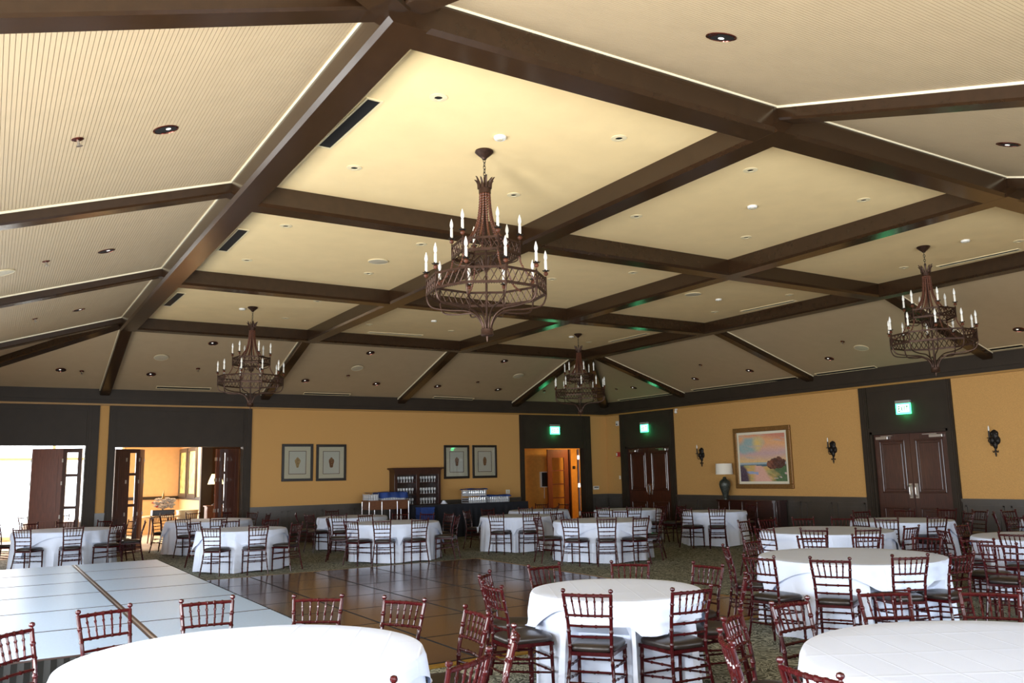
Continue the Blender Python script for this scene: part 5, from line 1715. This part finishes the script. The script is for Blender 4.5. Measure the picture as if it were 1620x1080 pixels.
B('cabinet', M['whitep'], ck, (-.20, .20, -.10, 0, -.29, .29), bevel=.01); B('grille', M['black'], ck, (-.16, .17, -.115, -.10, -.26, .26)); B('cable', M['whitep'], ck, (-.01, .01, -.02, 0, -.7, -.29))
bd = thing('door_bolt_plate', 'small dark plate on the yellow wall beyond the corridor doors', 'plate', (19.25, cy1, 1.95), 0)
B('plate', M['black'], bd, (-.06, .06, -.03, 0, -.05, .05), bevel=.004); B('screw', M['chrome'], bd, (-.01, .01, -.035, -.03, -.01, .01))

# ---------------------------------------------------------------- things in the gallery
ft = thing('buffet_table', 'dark round pedestal table with pale top beyond the folding doors', 'table', (4.32, 26.2, 0), 0)
MB().lathe_z([(.001, .74), (.50, .74), (.52, .755), (.52, .775), (.50, .785), (.001, .785)], 32).build('tabletop', M['creamdisc'], ft, True)
for k in range(4):
    a = PI / 4 + k * PI / 2
    MB().tube([(.34 * math.cos(a), .34 * math.sin(a), .74), (.36 * math.cos(a), .36 * math.sin(a), .35), (.40 * math.cos(a), .40 * math.sin(a), 0)], [.028, .020, .016], 8).build('leg', M['brownwood'], ft, True)
fl = thing('flower_arrangement', 'large pale flower arrangement with a red bloom on a dark box', 'flowers', (4.38, 26.25, .785), 0)
B('planter', M['blackframe'], fl, (-.30, .30, -.13, .13, 0, .16), bevel=.01)
rng = random.Random(11)
for k in range(40):
    a, r, z = rng.uniform(0, 6.28), rng.uniform(.02, .26), rng.uniform(.20, .44)
    c_, s_ = math.cos(a) * r, math.sin(a) * r * .6
    R_ = rng.uniform(.07, .12)
    mb = MB()
    for p in range(6):
        b = 2 * PI * p / 6
        mb.tube([(c_, s_, z), (c_ + R_ * .6 * math.cos(b), s_ + R_ * .6 * math.sin(b), z + R_ * .5), (c_ + R_ * math.cos(b), s_ + R_ * math.sin(b), z + R_ * .35)], [R_ * .12, R_ * .34, R_ * .05], 5)
    mb.build('blossom', M['redflower'] if k in (2, 7) else M['flower'], fl, True)
for k in range(8):
    a = rng.uniform(0, 6.28)
    MB().tube([(0, 0, .14), (.1 * math.cos(a), .08 * math.sin(a), .3), (.2 * math.cos(a), .14 * math.sin(a), .36)], .006, 5).build('stem', M['carved'], fl)
MB().lathe_z([(.03, .40), (.05, .44), (.045, .50), (.025, .54), (.03, .58), (.012, .64), (.004, .74)], 12).build('finial', M['gift'], fl, True)
pt2 = thing('side_table', 'dark low round table under the cream tub in the gallery', 'table', (5.10, 26.5, 0), 0)
MB().lathe_z([(.001, .58), (.34, .58), (.36, .60), (.36, .62), (.34, .63), (.001, .63)], 28).build('tabletop', M['door'], pt2, True)
MB().lathe_z([(.24, 0), (.22, .03), (.05, .08), (.045, .40), (.09, .58)], 16).build('pedestal', M['door'], pt2, True)
pot = thing('cream_tub', 'round cream ceramic tub on the low dark table beyond the folding doors', 'tub', (5.10, 26.5, .632), 0)
MB().lathe_z([(.001, 0), (.25, 0), (.28, .04), (.30, .26), (.29, .28), (.27, .27), (.26, .05), (.001, .04)], 32).build('body', M['pot'], pot, True)
MB().lathe_z([(.300, .255), (.315, .262), (.315, .278), (.290, .285)], 32).build('rim', M['pot'], pot, True)
for i, (y, lab) in enumerate(((30.25, 'tall narrow framed yellow-green artwork, farther of two in the gallery'), (28.75, 'tall narrow framed yellow-green artwork, nearer of two in the gallery'))):
    p = thing('tall_artwork', lab, 'picture', (5.67, y, 2.02), PI / 2 * -1, 'tall framed artworks')
    B('frame', M['wains'], p, *frame_bars(1.25, 1.62, .13, .06), bevel=.008)
    B('artwork', M['artgreen'], p, (-.51, .51, -.03, -.012, -.70, .70))
lt = thing('gallery_lamp_stand', 'tall cabinet pedestal carrying the lit gallery lamp', 'pedestal', (5.84, 26.3, 0), 0)
B('body', M['brownwood'], lt, (-.26, .26, -.2, .2, 0.04, .98)); B('top', M['brownwood'], lt, (-.29, .29, -.23, .23, .98, 1.02), bevel=.006); B('plinth', M['brownwood'], lt, (-.28, .28, -.22, .22, 0, .06))
gl = thing('gallery_lamp', 'lit table lamp with flared yellow shade and twisted dark stem', 'lamp', (5.84, 26.3, 1.02), 0)
MB().lathe_z([(.001, 0), (.10, 0), (.10, .025), (.04, .05), (.03, .07)], 20).build('base', M['darkiron'], gl, True)
mb = MB()
for ph in (0, PI):
    mb.tube([(.022 * math.cos(ph + z * 26), .022 * math.sin(ph + z * 26), .06 + z) for z in [i * .018 for i in range(30)]], .015, 6)
mb.build('twisted_stem', M['darkiron'], gl, True)
MB().lathe_z([(.23, .62), (.19, .74), (.12, .92), (.115, .92), (.185, .74), (.225, .62)], 30).build('shade', M['glowshade'], gl, True)
MB().tube([(0, 0, .58), (0, 0, .95), (0, 0, .98)], [.008, .008, .002], 6).build('stem', M['gift'], gl)
